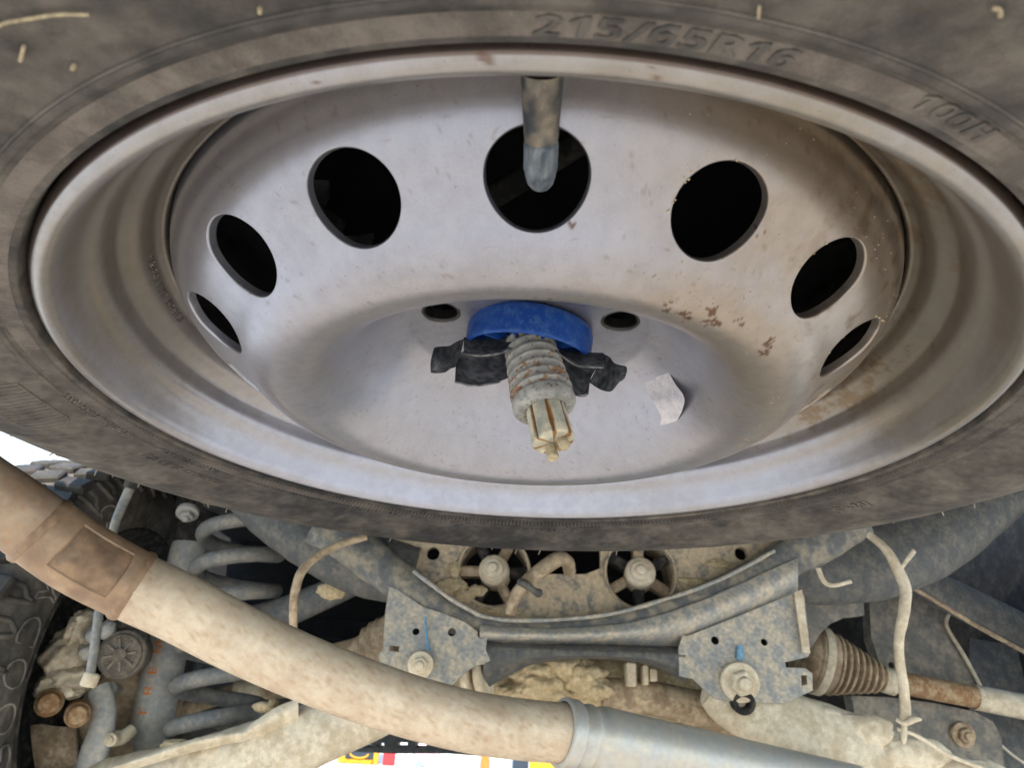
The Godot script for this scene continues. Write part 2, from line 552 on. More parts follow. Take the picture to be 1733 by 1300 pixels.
var tprof := []
func tyre_h(r: float) -> Array:            # h and slope at radius r on the lower sidewall
	for i in tprof.size() - 1:
		if tprof[i + 1][0] >= r:
			var a: Array = tprof[i]
			var b: Array = tprof[i + 1]
			var t: float = clampf((r - a[0]) / maxf(b[0] - a[0], 1e-6), 0.0, 1.0)
			return [lerpf(a[1], b[1], t), (b[1] - a[1]) / maxf(b[0] - a[0], 1e-6)]
	return [0.0, 0.0]
func on_tyre(px: float, py: float) -> Vector2:       # radius, phi
	var d := ray(px, py)
	var t := 0.1
	while t < 1.0:
		var p := eye + d * t - Vector3(0, LIP, 0)
		var r := Vector2(p.x, p.z).length()
		if r > 0.222 and r < 0.342 and p.y >= tyre_h(r)[0]: return Vector2(r, atan2(p.x, p.z))
		t += 0.0008
	return Vector2(0.27, 0)
func tyre_point(r: float, phi: float, lift := 0.0) -> Vector3:
	var q := tyre_h(r)
	var nn := Vector2(q[1], -1.0).normalized()      # (radial, h), outwards
	return Vector3(sin(phi) * (r + nn.x * lift), q[0] + nn.y * lift, cos(phi) * (r + nn.x * lift))

func text_arrays(txt: String, size: float, depth: float, weight := 700) -> Array:
	var t := TextMesh.new()
	t.text = txt
	t.font_size = 32
	t.pixel_size = size / 24.0             # size is the height of a capital
	t.depth = depth
	t.curve_step = 3.0
	var f := SystemFont.new()
	f.font_names = ["Droid Sans"]
	f.font_weight = weight
	t.font = f
	return t.get_mesh_arrays()

func tyre_text(parent: Node3D, n: String, txt: String, px: float, py: float, size: float, lean := 0.0, wide := 1.0) -> void:
	var a := text_arrays(txt, size, 0.0009)
	var c := on_tyre(px, py)
	var v: PackedVector3Array = a[Mesh.ARRAY_VERTEX]
	var nn: PackedVector3Array = a[Mesh.ARRAY_NORMAL]
	for i in v.size():
		var p := v[i]
		var phi := c.y + (p.x * wide + p.y * lean) / c.x
		v[i] = tyre_point(c.x + p.y, phi, p.z + 0.0002)
		var q := nn[i]
		var k := tyre_h(c.x + p.y)
		var out := Vector2(k[1], -1.0).normalized()
		nn[i] = Vector3(cos(phi), 0, -sin(phi)) * q.x + Vector3(sin(phi), 0, cos(phi)) * q.y + Vector3(sin(phi) * out.x, out.y, cos(phi) * out.x) * q.z
	var g := Geo.new()
	g.v = v; g.n = nn; g.ix = a[Mesh.ARRAY_INDEX]
	var o := MeshInstance3D.new()
	o.name = n
	o.mesh = g.mesh(M.rubber, func(p): return paint_tyre(p) * 1.15 + Color(0.008, 0.007, 0.006))
	parent.add_child(o, true)

func tyre_line(g: Geo, pts: Array, r: float) -> void:     # raised thread on the sidewall through [radius, phi]
	var q := []
	for e in pts:
		var p := tyre_point(e[0], e[1], r * 0.2)
		q.append([p.x, p.y, p.z, r])
	tube(g, q, 6, 1)

func build_spare() -> void:
	var root := thing("spare_wheel", "dusty silver steel spare wheel with round vent holes, slung flat under the car", "wheel", Vector3(0, LIP, 0))
	disc_build_profile()
	for q in [[1128, 515, 2.2], [1128, 525, 2.2], [1155, 530, 3.2], [1160, 540, 3.0], [1203, 525, 3.6], [1200, 543, 3.2], [1213, 548, 3.0], [1250, 540, 2.2], [1254, 548, 1.6], [1300, 582, 3.2], [1293, 596, 3.6], [1303, 575, 2.4], [968, 381, 1.6], [905, 503, 1.8], [930, 506, 1.5], [1285, 390, 2.0]]:
		var p := on_disc(q[0], q[1])
		if p != Vector3.ZERO: rust_spots.append([p, q[2] * 0.0007])

	# tyre
	var k := [[0.2180, 0.016], [0.2202, 0.0065], [0.2214, 0.0012], [0.2230, -0.0008], [0.2318, -0.0022], [0.2338, -0.0036], [0.2356, -0.0038], [0.2372, -0.0034], [0.246, -0.0058], [0.256, -0.0092], [0.266, -0.0112], [0.276, -0.0120], [0.287, -0.0112], [0.297, -0.0088], [0.307, -0.0045], [0.316, 0.0012], [0.324, 0.0085], [0.331, 0.018], [0.3365, 0.031], [0.3405, 0.047], [0.3425, 0.065]]
	tprof = smooth(k, 5)
	var rest := [[0.3430, 0.09], [0.3430, 0.12], [0.3405, 0.145], [0.333, 0.17], [0.31, 0.188], [0.27, 0.193], [0.24, 0.186], [0.222, 0.175], [0.216, 0.165]]
	var g := Geo.new()
	lathe(g, tprof + rest, 720, Vector3.ZERO, Vector3.UP, 0)
	var tyre := MeshInstance3D.new()
	tyre.name = "tyre"
	tyre.mesh = g.mesh(M.rubber, paint_tyre)
	tyre.set_meta("label", "dusty black rubber tyre")
	root.add_child(tyre, true)
	# the finely ribbed band next to the rim
	g = Geo.new()
	var rows := []
	var C := 2000
	for q in [[0.2243, 0.0], [0.2249, 1.0], [0.2308, 1.0], [0.2315, 0.0]]:
		var row := PackedVector3Array()
		for j in C:
			var a := TAU * j / C
			var up: float = (0.0014 if (j / 2) % 2 == 0 else -0.0003) * q[1] * lerpf(1.0, 0.12, ss(-0.1, 0.12, cos(a) * 0.22))
			row.append(tyre_point(q[0], a, up + 0.0001))
		rows.append(row)
	g.grid(rows, true)
	var o := MeshInstance3D.new()
	o.name = "ribbed_band"
	o.mesh = g.mesh(M.rubber, func(p): return Color(0.045, 0.042, 0.04).lerp(Color(0.17, 0.14, 0.115), clampf(0.35 + 0.5 * ss(0.0, 0.15, p.z) + fb(p, 20.0) * 0.5 + 0.3 * ss(0, -0.2, p.x), 0, 1)))
	tyre.add_child(o, true)
	# raised rings and lines
	g = Geo.new()
	for rr in [[0.2365, 0.0005]]:
		var ring := []
		for j in 181: ring.append([rr[0], TAU * j / 180.0])
		tyre_line(g, ring, rr[1])
	for q in [[230, 700], [270, 752], [430, 835], [40, 640], [360, 60]]:
		var c := on_tyre(q[0], q[1])
		var ln := []
		for j in 9: ln.append([0.250 + 0.0055 * j, c.y + 0.006 * j])
		tyre_line(g, ln, 0.0005)
	o = MeshInstance3D.new()
	o.name = "moulding_line"
	o.mesh = g.mesh(M.rubber, func(p): return paint_tyre(p) * 1.3)
	tyre.add_child(o, true)
	stuff(o)
	# bar-shaped shoulder ornament on the left, diagonal hatching elsewhere
	g = Geo.new()
	var c0 := on_tyre(88, 722)
	var arc1 := []
	var arc2 := []
	for j in 15:
		var a := c0.y + 0.0145 * j
		var e := 0.5 * smoothstep(0.0, 1.5, float(j)) + 0.5
		tyre_line(g, [[c0.x - 0.012 * e, a - 0.006], [c0.x, a], [c0.x + 0.012 * e, a + 0.004]], 0.0006)
		arc1.append([c0.x - 0.012 * e, a - 0.006])
		arc2.append([c0.x + 0.012 * e, a + 0.004])
	tyre_line(g, arc1, 0.0005)
	tyre_line(g, arc2, 0.0005)
	for q in [[1480, 850, 62, 0.0038], [1640, 780, 30, 0.0038], [730, 905, 26, 0.0042], [960, 915, 14, 0.006], [640, 893, 8, 0.008], [1200, 905, 20, 0.006]]:
		var c := on_tyre(q[0], q[1])
		for j in int(q[2]):
			var a: float = c.y + (j - q[2] / 2.0) * q[3]
			tyre_line(g, [[0.300, a], [0.309, a + 0.02], [0.317, a + 0.042]], 0.0006)
	o = MeshInstance3D.new()
	o.name = "shoulder_ridge"
	o.mesh = g.mesh(M.rubber, func(p): return paint_tyre(p) * 1.15 + Color(0.008, 0.007, 0.006))
	tyre.add_child(o, true)
	stuff(o)
	# rubber hairs left by the mould
	g = Geo.new()
	rng.seed = 4
	for j in 84:
		var a := TAU * j / 84.0 + rng.randf_range(-0.012, 0.012)
		var rr := rng.randf_range(0.292, 0.322)
		var p := tyre_point(rr, a, -0.0005)
		var e := tyre_point(rr + rng.randf_range(-0.001, 0.002), a + rng.randf_range(-0.006, 0.006), rng.randf_range(0.002, 0.0045))
		tube(g, [[p.x, p.y, p.z, 0.00055], [e.x, e.y, e.z, 0.0004]], 5, 1)
	o = MeshInstance3D.new()
	o.name = "rubber_hair"
	o.mesh = g.mesh(M.rubber, func(_p): return Color(0.30, 0.27, 0.22))
	tyre.add_child(o, true)
	stuff(o)
	# lettering
	tyre_text(tyre, "raised_lettering", "215/65R16", 1135, 58, 0.0062, 0.15, 1.5)
	tyre_text(tyre, "raised_lettering", "100H", 1615, 195, 0.0058, 0.15, 1.45)
	tyre_text(tyre, "raised_lettering", "RADIAL TUBELESS", 165, 703, 0.0046, 0.25, 1.1)
	tyre_text(tyre, "raised_lettering", "STANDARD RIM 6 1/2J", 312, 795, 0.0045, 0.2, 1.05)
	tyre_text(tyre, "raised_lettering", "RANGE 6 TO 7 1/2J", 325, 781, 0.0036, 0.2, 1.1)
	tyre_text(tyre, "raised_lettering", "DOT V3 2U2H  3124", 690, 873, 0.0050, 0.0, 1.6)
	tyre_text(tyre, "raised_lettering", "M+S", 1440, 857, 0.0075, 0.0, 1.4)
	tyre_text(tyre, "raised_lettering", "E4 0218", 935, 895, 0.006, 0.0, 1.4)

	# rim
	g = Geo.new()
	var rp := smooth([[0.2180, 0.013], [0.2193, 0.0085], [0.2196, 0.0048], [0.2186, 0.0016], [0.2164, -0.0002], [0.2138, -0.0004], [0.2115, 0.0010], [0.2100, 0.0040], [0.2088, 0.0080], [0.2068, 0.0140], [0.2046, 0.0182], [0.2014, 0.0212], [0.1994, 0.0250], [0.1982, 0.0300], [0.1968, 0.0338], [0.1938, 0.0368], [0.1898, 0.0400], [0.1874, 0.0440], [0.1856, 0.0475], [0.1832, 0.0495], [0.1812, 0.0510], [0.1806, 0.0580], [0.1815, 0.0700], [0.1830, 0.0900], [0.1870, 0.11], [0.1960, 0.125], [0.205, 0.14], [0.209, 0.17], [0.216, 0.182], [0.2185, 0.178]], 6)
	lathe(g, rp, 720, Vector3.ZERO, Vector3.UP, 2)
	o = MeshInstance3D.new()
	o.name = "rim"
	o.mesh = g.mesh(M.rim_paint, paint_rim)
	root.add_child(o, true)
	var rim := o
	# stamping in the well of the rim
	var ta := text_arrays("16x6.5J  UAF  AB 16A", 0.0050, 0.0004, 400)
	var tv: PackedVector3Array = ta[Mesh.ARRAY_VERTEX]
	var tn: PackedVector3Array = ta[Mesh.ARRAY_NORMAL]
	for i in tv.size():
		var p := tv[i]
		var phi := deg_to_rad(-81.0) - p.x / 0.186
		var h := 0.0437 + p.y * 0.85
		var rr := 0.1876 - p.y * 0.55 - p.z
		tv[i] = Vector3(sin(phi) * rr, h, cos(phi) * rr)
		tn[i] = Vector3(-cos(phi), 0, sin(phi)) * tn[i].x + Vector3(0, 1, 0) * tn[i].y - Vector3(sin(phi), 0, cos(phi)) * tn[i].z
	g = Geo.new()
	g.v = tv; g.n = tn; g.ix = ta[Mesh.ARRAY_INDEX]
	o = MeshInstance3D.new()
	o.name = "stamped_lettering"
	o.mesh = g.mesh(M.paint, func(p): return paint_rim(p) * 1.1)
	rim.add_child(o, true)

	# disc
	g = Geo.new()
	var sv := s_of(0.154)
	var hv := 0.0225
	var sl := s_of(0.049)
	var hl := 0.0145
	disc_band(g, 0.0, sv - hv, 20, 900)
	disc_band(g, sv + hv, sl - hl, 80, 900)
	disc_band(g, sl + hl, prof[-1][2], 6, 200)
	for j in 15: disc_hole(g, deg_to_rad(24.0 * j - 1.2), deg_to_rad(12.0), 0.154, sv - hv, sv + hv, 0.0172, 0.0180, 0.0042, 22)
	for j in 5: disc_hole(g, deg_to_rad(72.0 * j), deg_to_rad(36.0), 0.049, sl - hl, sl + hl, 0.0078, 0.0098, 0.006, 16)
	o = MeshInstance3D.new()
	o.name = "disc"
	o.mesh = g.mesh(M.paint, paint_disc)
	root.add_child(o, true)
	o.set_meta("label", "pressed steel disc with fifteen round vents and brown dust on the right")
	var disc := o
	# crumbs of dirt on the edges of the right-hand vents
	g = Geo.new()
	rng.seed = 9
	for j in 24:
		var sgn := rng.randi_range(1, 3)
		var a := rng.randf_range(2.2, 4.6)
		var u := Vector2(cos(a), sin(a)) * rng.randf_range(0.0174, 0.0195)
		var p: Vector3 = disc_point(sv + u.y, deg_to_rad(24.0 * sgn - 1.2) + u.x / 0.154)[0]
		var e := rng.randf_range(0.0002, 0.0005)
		prism(g, p, Vector3(rng.randf() - 0.5, -1, rng.randf() - 0.5), e, 5, e * 1.3, e * 0.4)
	o = MeshInstance3D.new()
	o.name = "dirt_crumb"
	o.mesh = g.mesh(M.mud)
	disc.add_child(o, true)
	stuff(o)

	g = Geo.new()
	rng.seed = 21
	for j in 900:
		var a := rng.randf_range(0.25, 2.0)
		var rr := rng.randf_range(0.118, 0.178)
		var p: Vector3 = disc_point(s_of(rr), a)[0]
		if fb(p, 25.0) + rng.randf() * 0.5 < 0.25 or absf(s_of(rr) - sv) < 0.019: continue
		var e := rng.randf_range(0.00012, 0.00038)
		prism(g, p, Vector3(rng.randf() - 0.5, -1, rng.randf() - 0.5), e, 5, e, e * 0.4)
	o = MeshInstance3D.new()
	o.name = "sand_grain"
	o.mesh = g.mesh(M.brown_dust)
	disc.add_child(o, true)
	stuff(o)

	# valve
	var v0 := at(918, 118, 0.197)
	var v1 := at(914, 322, 0.226)
	var ax := v1 - v0
	var L := ax.length()
	g = Geo.new()
	lathe(g, smooth([[0.0062, 0.0], [0.0058, L * 0.2], [0.0054, L * 0.4], [0.0051, L * 0.53], [0.0046, L * 0.545], [0.0040, L * 0.55]], 4), 32, v0, ax)
	var vs := put(root, "valve_stem", g.mesh(M.tinted, func(p): return Color(0.035, 0.04, 0.05).lerp(Color(0.22, 0.18, 0.13), clampf(0.45 + fb(p, 120.0) * 1.3, 0, 1))))
	g = Geo.new()
	var crow := []
	for q in [[0.0044, 0.545], [0.0050, 0.56], [0.0051, 0.6], [0.0051, 0.80], [0.0049, 0.83], [0.0047, 0.87], [0.0042, 0.92], [0.0030, 0.965], [0.0014, 0.99], [0.0002, 1.0]]:
		var row := PackedVector3Array()
		var fr := frame_of(ax)
		for j in 64:
			var an := TAU * j / 64
			var rr: float = q[0] + (0.00018 * cos(an * 16) if q[1] < 0.82 else 0.0)
			row.append(v0 + fr * Vector3(sin(an) * rr, q[1] * L, cos(an) * rr))
		crow.append(row)
	g.grid(crow, true)
	put(vs, "valve_cap", g.mesh(M.tinted, func(p): return Color(0.06, 0.075, 0.095).lerp(Color(0.24, 0.26, 0.27), clampf(0.35 + fb(p, 300.0) * 1.0, 0, 1))))

	# peeling paper label
	g = Geo.new()
	var tr := []
	var ends := [[[1090, 648], [1131, 629]], [[1098, 668], [1142, 650]], [[1108, 684], [1157, 672]], [[1118, 706], [1155, 692]], [[1116, 722], [1146, 712]]]
	var lift := [0.0006, 0.004, 0.009, 0.006, 0.0008]
	for i in 5:
		var row := []
		for t in [0.0, 0.25, 0.5, 0.75, 1.0]:
			var p := on_disc(lerpf(ends[i][0][0], ends[i][1][0], t), lerpf(ends[i][0][1], ends[i][1][1], t)) + Vector3(0, LIP, 0)
			row.append(p + (eye - p).normalized() * (lift[i] * (0.7 + 0.3 * t) + 0.0006 * sin(t * 5.0 + i)))
		tr.append(row)
	sheet(g, smooth_grid(tr, 5, 6), Vector3(0.0001, 0.0004, -0.0001))
	put(disc, "peeling_label", g.mesh(M.paper), "scrap of white paper label peeling off the disc")

# ------------------------------------------------------------------ the hoist that holds the wheel
func build_hoist() -> void:
	var base := Vector3(0, LIP + 0.048, 0)
	var root := thing("spare_wheel_hoist", "hoist end with blue cup, black holder and ribbed grey sleeve hanging in the hub", "wheel hoist", base)
	var g := Geo.new()
	var o := Vector3(0, LIP, 0)
	# cup, open downwards, slightly tilted
	var ax := Vector3(-0.10, -1, -0.14).normalized()
	var cb := o + Vector3(0.001, 0.0520, 0.0)
	lathe(g, smooth([[0.0270, 0.0], [0.0312, 0.0004], [0.0332, 0.0025], [0.0338, 0.006], [0.0336, 0.0150], [0.0332, 0.0170], [0.0322, 0.0177], [0.0314, 0.0170], [0.0310, 0.0150], [0.0306, 0.006], [0.028, 0.004], [0.012, 0.0035]], 4), 160, cb, ax)
	var cup := put(root, "blue_cup", g.mesh(M.blue), "blue plastic centring cup")
	var fr := frame_of(ax)
	for j in 10:
		g = Geo.new()
		var a := TAU * (j + 0.5) / 10
		var dir := fr * Vector3(sin(a), 0, cos(a))
		var t := fr * Vector3(cos(a), 0, -sin(a))
		block(g, Transform3D(Basis(dir, ax.normalized(), t), cb + dir * 0.023 + ax.normalized() * 0.0090), Vector3(0.0165, 0.013, 0.0016), 0.0004)
		put(cup, "rib", g.mesh(M.blue))
	# black holder
	var wings := [
		[[[785, 572, .372], [785, 585, .367], [784, 597, .366], [773, 600, .371], [771, 625, .369], [770, 645, .366]],
		[[815, 577, .370], [812, 590, .365], [809, 601, .363], [803, 604, .370], [803, 630, .367], [803, 652, .364]],
		[[850, 573, .368], [847, 587, .363], [845, 597, .361], [845, 600, .369], [846, 625, .366], [847, 645, .363]],
		[[882, 566, .368], [876, 578, .363], [872, 585, .361], [871, 590, .370], [871, 615, .367], [872, 634, .365]],
		[[905, 564, .370], [905, 570, .368], [905, 576, .367], [905, 584, .374], [905, 610, .372], [905, 630, .370]],
		[[928, 572, .368], [929, 577, .363], [930, 582, .361], [932, 588, .370], [934, 620, .367], [936, 648, .365]],
		[[947, 592, .366], [948, 597, .361], [950, 601, .359], [950, 606, .368], [952, 635, .365], [953, 664, .362]],
		[[985, 597, .366], [982, 609, .360], [980, 618, .358], [978, 622, .367], [980, 645, .364], [984, 669, .361]],
		[[1022, 599, .366], [1022, 610, .360], [1022, 621, .358], [1010, 624, .366], [1000, 640, .364], [996, 664, .361]]],
		[[[785, 575, .373], [779, 600, .370], [770, 622, .368]], [[772, 580, .373], [768, 604, .370], [763, 624, .368]], [[760, 587, .371], [756, 610, .366], [754, 630, .366]], [[746, 588, .366], [742, 610, .361], [742, 632, .362]], [[735, 590, .366], [730, 612, .363], [730, 631, .362]], [[733, 596, .370], [729, 614, .368], [730, 628, .367]]],
		[[[1020, 600, .368], [1010, 625, .366], [998, 648, .364]], [[1032, 606, .367], [1020, 632, .365], [1008, 655, .363]], [[1040, 616, .363], [1030, 640, .361], [1020, 661, .360]], [[1051, 620, .359], [1044, 642, .357], [1035, 662, .357]], [[1060, 622, .359], [1056, 638, .358], [1049, 645, .358]], [[1061, 628, .363], [1057, 640, .362], [1050, 646, .362]]]]
	g = Geo.new()
	for w in wings:
		var rows := []
		for st in w:
			var r := []
			for k in st.size():
				var q: Array = st[k]
				# the web below the flange lies deeper
				r.append(at(q[0], q[1], q[2] + (0.004 if st.size() == 6 and k >= 3 else 0.0)))
			rows.append(r)
		sheet(g, smooth_grid(rows, 5, 6), Vector3(0.0, 0.0012, -0.0012))
	var worn := func(p):
		var n := fb(Vector3(p.x * 260, p.y * 700, p.z * 260), 1.0)
		var n2 := fb(p, 90.0)
		return Color(0.020, 0.023, 0.029).lerp(Color(0.13, 0.13, 0.135), clampf(0.28 + n * 0.9 + n2 * 0.4, 0.0, 1.0))
	var hb := put(root, "holder_bracket", g.mesh(M.tinted, worn), "scuffed black holder bracket")
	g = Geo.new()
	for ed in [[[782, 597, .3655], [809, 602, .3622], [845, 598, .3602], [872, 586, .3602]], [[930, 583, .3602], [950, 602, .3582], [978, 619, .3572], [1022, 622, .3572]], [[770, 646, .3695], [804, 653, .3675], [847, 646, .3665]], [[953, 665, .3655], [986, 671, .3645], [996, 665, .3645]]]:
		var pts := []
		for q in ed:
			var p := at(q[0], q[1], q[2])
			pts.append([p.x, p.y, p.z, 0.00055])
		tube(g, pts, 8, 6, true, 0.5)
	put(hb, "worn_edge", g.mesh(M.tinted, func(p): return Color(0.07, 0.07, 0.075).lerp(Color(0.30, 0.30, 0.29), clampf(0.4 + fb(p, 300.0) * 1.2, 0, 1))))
	# sleeve
	var a := at(893, 572, 0.373)
	var e := at(937, 750, 0.334)
	var d := e - a
	var L := d.length()
	var pf := []
	for j in 7:
		var s := 0.02 + j * 0.082
		var rr := 0.0124 + 0.0004 * j
		for q in [[0.0, -0.0018], [0.012, -0.0010], [0.026, 0.0005], [0.041, 0.0010], [0.056, 0.0005], [0.070, -0.0010]]:
			pf.append([rr + q[1], (s + q[0]) * L])
	for q in [[0.0132, 0.590], [0.0147, 0.600], [0.0156, 0.618], [0.0158, 0.66], [0.0152, 0.69], [0.0140, 0.705], [0.0136, 0.71], [0.0120, 0.714], [0.0100, 0.715]]: pf.append([q[0], q[1] * L])
	g = Geo.new()
	lathe(g, smooth(pf, 3), 96, a, d)
	var boot_paint := func(p):
		var s: float = (p - a).dot(d) / (L * L)
		var n := fb(p, 130.0)
		var n2 := fb(p + Vector3(4, 4, 4), 420.0)
		var c := Color(0.27, 0.265, 0.25).lerp(Color(0.44, 0.42, 0.36), clampf(0.4 + n * 0.7, 0, 1))
		c = c.lerp(Color(0.23, 0.105, 0.04), 0.85 * ss(0.18, 0.3, n2 * 0.7 + n * 0.6 + 0.3 * ss(0.25, 0.5, s) - 0.35 * ss(0.6, 0.62, s) - 0.12))
		if n2 > 0.4: c = c * 0.5
		return c
	put(root, "ribbed_sleeve", g.mesh(M.tinted, boot_paint), "ribbed grey sleeve with rust in its grooves")
	g = Geo.new()
	var rows := []
	var f2 := frame_of(d)
	for q in [[0.0096, 0.69], [0.0098, 0.80], [0.0101, 0.90], [0.0103, 0.975], [0.0098, 0.993], [0.0090, 1.0], [0.004, 1.0005], [0.0002, 1.0005]]:
		var row := PackedVector3Array()
		for j in 240:
			var an := TAU * j / 240
			var gr := pow(0.5 + 0.5 * cos(an * 7), 14.0)
			var rr: float = q[0] - (0.0016 * gr if q[1] < 0.98 else 0.0)
			row.append(a + f2 * Vector3(sin(an) * rr, q[1] * L, cos(an) * rr))
		rows.append(row)
	g.grid(rows, true)
	var end_paint := func(p):
		var rel: Vector3 = f2.inverse() * (p - a)
		var an := atan2(rel.x, rel.z)
		var gr := pow(0.5 + 0.5 * cos(an * 7), 5.0)
		var n := fb(p, 160.0)
		var n2 := fb(p + Vector3(4, 4, 4), 500.0)
		var c := Color(0.42, 0.43, 0.36).lerp(Color(0.62, 0.53, 0.36), clampf(0.35 + n + ss(0.9, 1.0, rel.y / L) * 0.4, 0, 1))
		c = c.lerp(Color(0.30, 0.115, 0.025), 0.9 * ss(0.45, 0.7, gr * 0.95 + n * 0.5 + n2 * 0.35 + 0.35 * ss(0.0, 0.008, rel.dot(f2.inverse() * Vector3(1, 0.2, 0))) * ss(0.75, 1.0, rel.y / L)))
		return c
	var tip := put(root, "splined_end", g.mesh(M.tinted, end_paint), "pale fluted metal end with orange rust in the grooves")
	for q in [[949, 745, 956, 755, 10.5], [932, 757, 936, 776, 10.0]]:
		g = Geo.new()
		var p0 := at(q[0], q[1], 0.3345)
		var p1 := at(q[2], q[3], 0.3285)
		var rr: float = q[4] * 0.345 / F
		prism(g, p0, p1 - p0, rr, 7, (p1 - p0).length(), 0.0006, 0.3)
		put(tip, "cable_end_pin", g.mesh(M.tinted, func(p): return Color(0.62, 0.50, 0.30).lerp(Color(0.35, 0.28, 0.18), clampf(0.4 + fb(p, 500.0) * 1.4, 0, 1))))

# ------------------------------------------------------------------ underbody
func plate(parent: Node3D, n: String, pts: Array, z: float, thick: float, holes: Array, m: Material, tilt := 0.0, label := "") -> CSGPolygon3D:
	# pressed plate in an upright plane at z; holes: [px, py, r] or lists of points
	var c := Vector2.ZERO
	for q in pts: c += Vector2(q[0], q[1]) / pts.size()
	var o3 := on_z(c.x, c.y, z)
	var b := Basis(Vector3.RIGHT, tilt)
	var nrm := b * Vector3.BACK
	var loc := func(px, py) -> Vector2:
		var d := ray(px, py)
		var p := eye + d * ((o3 - eye).dot(nrm) / d.dot(nrm)) - o3
		return Vector2(p.dot(b.x), p.dot(b.y))
	var poly := PackedVector2Array()
	for q in pts: poly.append(loc.call(q[0], q[1]))
	var s := CSGPolygon3D.new()
	s.name = n
	s.polygon = poly
	s.depth = thick
	s.material = m
	parent.add_child(s, true)
	for h in holes:
		if h[0] is Array:
			var cut := CSGPolygon3D.new()
			cut.name = "opening"
			var hp := PackedVector2Array()
			for q in h: hp.append(loc.call(q[0], q[1]))
			cut.polygon = hp
			cut.depth = thick * 3
			cut.operation = CSGShape3D.OPERATION_SUBTRACTION
			cut.material = m
			s.add_child(cut, true)
			cut.position = Vector3(0, 0, thick)
		else:
			var cut := CSGCylinder3D.new()
			cut.name = "opening"
			cut.sides = 40
			cut.radius = h[2] * depth_z(h[0], h[1], z) / F
			cut.height = thick * 4
			cut.operation = CSGShape3D.OPERATION_SUBTRACTION
			cut.material = m
			s.add_child(cut, true)
			var q: Vector2 = loc.call(h[0], h[1])
			cut.position = Vector3(q.x, q.y, -thick / 2)
			cut.rotation.x = PI / 2
	var off := Vector3.ZERO
	var pp: Node = parent
	while pp != self:
		off += (pp as Node3D).position
		pp = pp.get_parent()
	s.transform = Transform3D(b, o3 - off)
	if label: s.set_meta("label", label)
	return s

func bolt(parent: Node3D, px: float, py: float, z: float, rpx: float, m: Material, n := "bolt", washer := true, ax := Vector3(0, -0.15, 1)) -> void:
	var g := Geo.new()
	var p := on_z(px, py, z)
	var k := depth_z(px, py, z) / F
	var a := ax.normalized()
	if washer: lathe(g, [[rpx * 1.55 * k, -0.004], [rpx * 1.55 * k, 0.002], [rpx * 1.45 * k, 0.003], [rpx * 0.8 * k, 0.0035], [0.0005, 0.0035]], 28, p, a)
	prism(g, p + a * 0.002, a, rpx * k, 6, rpx * k * 0.9, rpx * k * 0.15, 0.3)
	lathe(g, [[rpx * 0.55 * k, 0.0], [rpx * 0.55 * k, rpx * k * 1.3], [rpx * 0.4 * k, rpx * k * 1.45], [0.0003, rpx * k * 1.48]], 16, p, a)
	put(parent, n, g.mesh(m))

func tz(parent: Node3D, n: String, pts: Array, m: Material, seg := 16, k := 8, wob := 0.0, flat := 1.0, paint = null) -> MeshInstance3D:
	var g := Geo.new()
	tube(g, zt(pts), seg, k, true, wob, flat)
	return put(parent, n, g.mesh(m, paint))

func lump(g: Geo, c: Vector3, s: Vector3, seed: float, rough: float, freq := 18.0) -> void:
	var rows := []
	for i in 25:
		var th := PI * clampf(i / 24.0, 0.004, 0.996)
		var row := PackedVector3Array()
		for j in 40:
			var ph := TAU * j / 40
			var d := Vector3(sin(th) * cos(ph), cos(th), sin(th) * sin(ph))
			var q := 1.0 + rough * (fb(d * 0.06 + Vector3.ONE * seed, freq) + 0.5 * fb(d * 0.06 + Vector3.ONE * seed, freq * 3))
			row.append(c + d * s * q)
		rows.append(row)
	g.grid(rows, true)

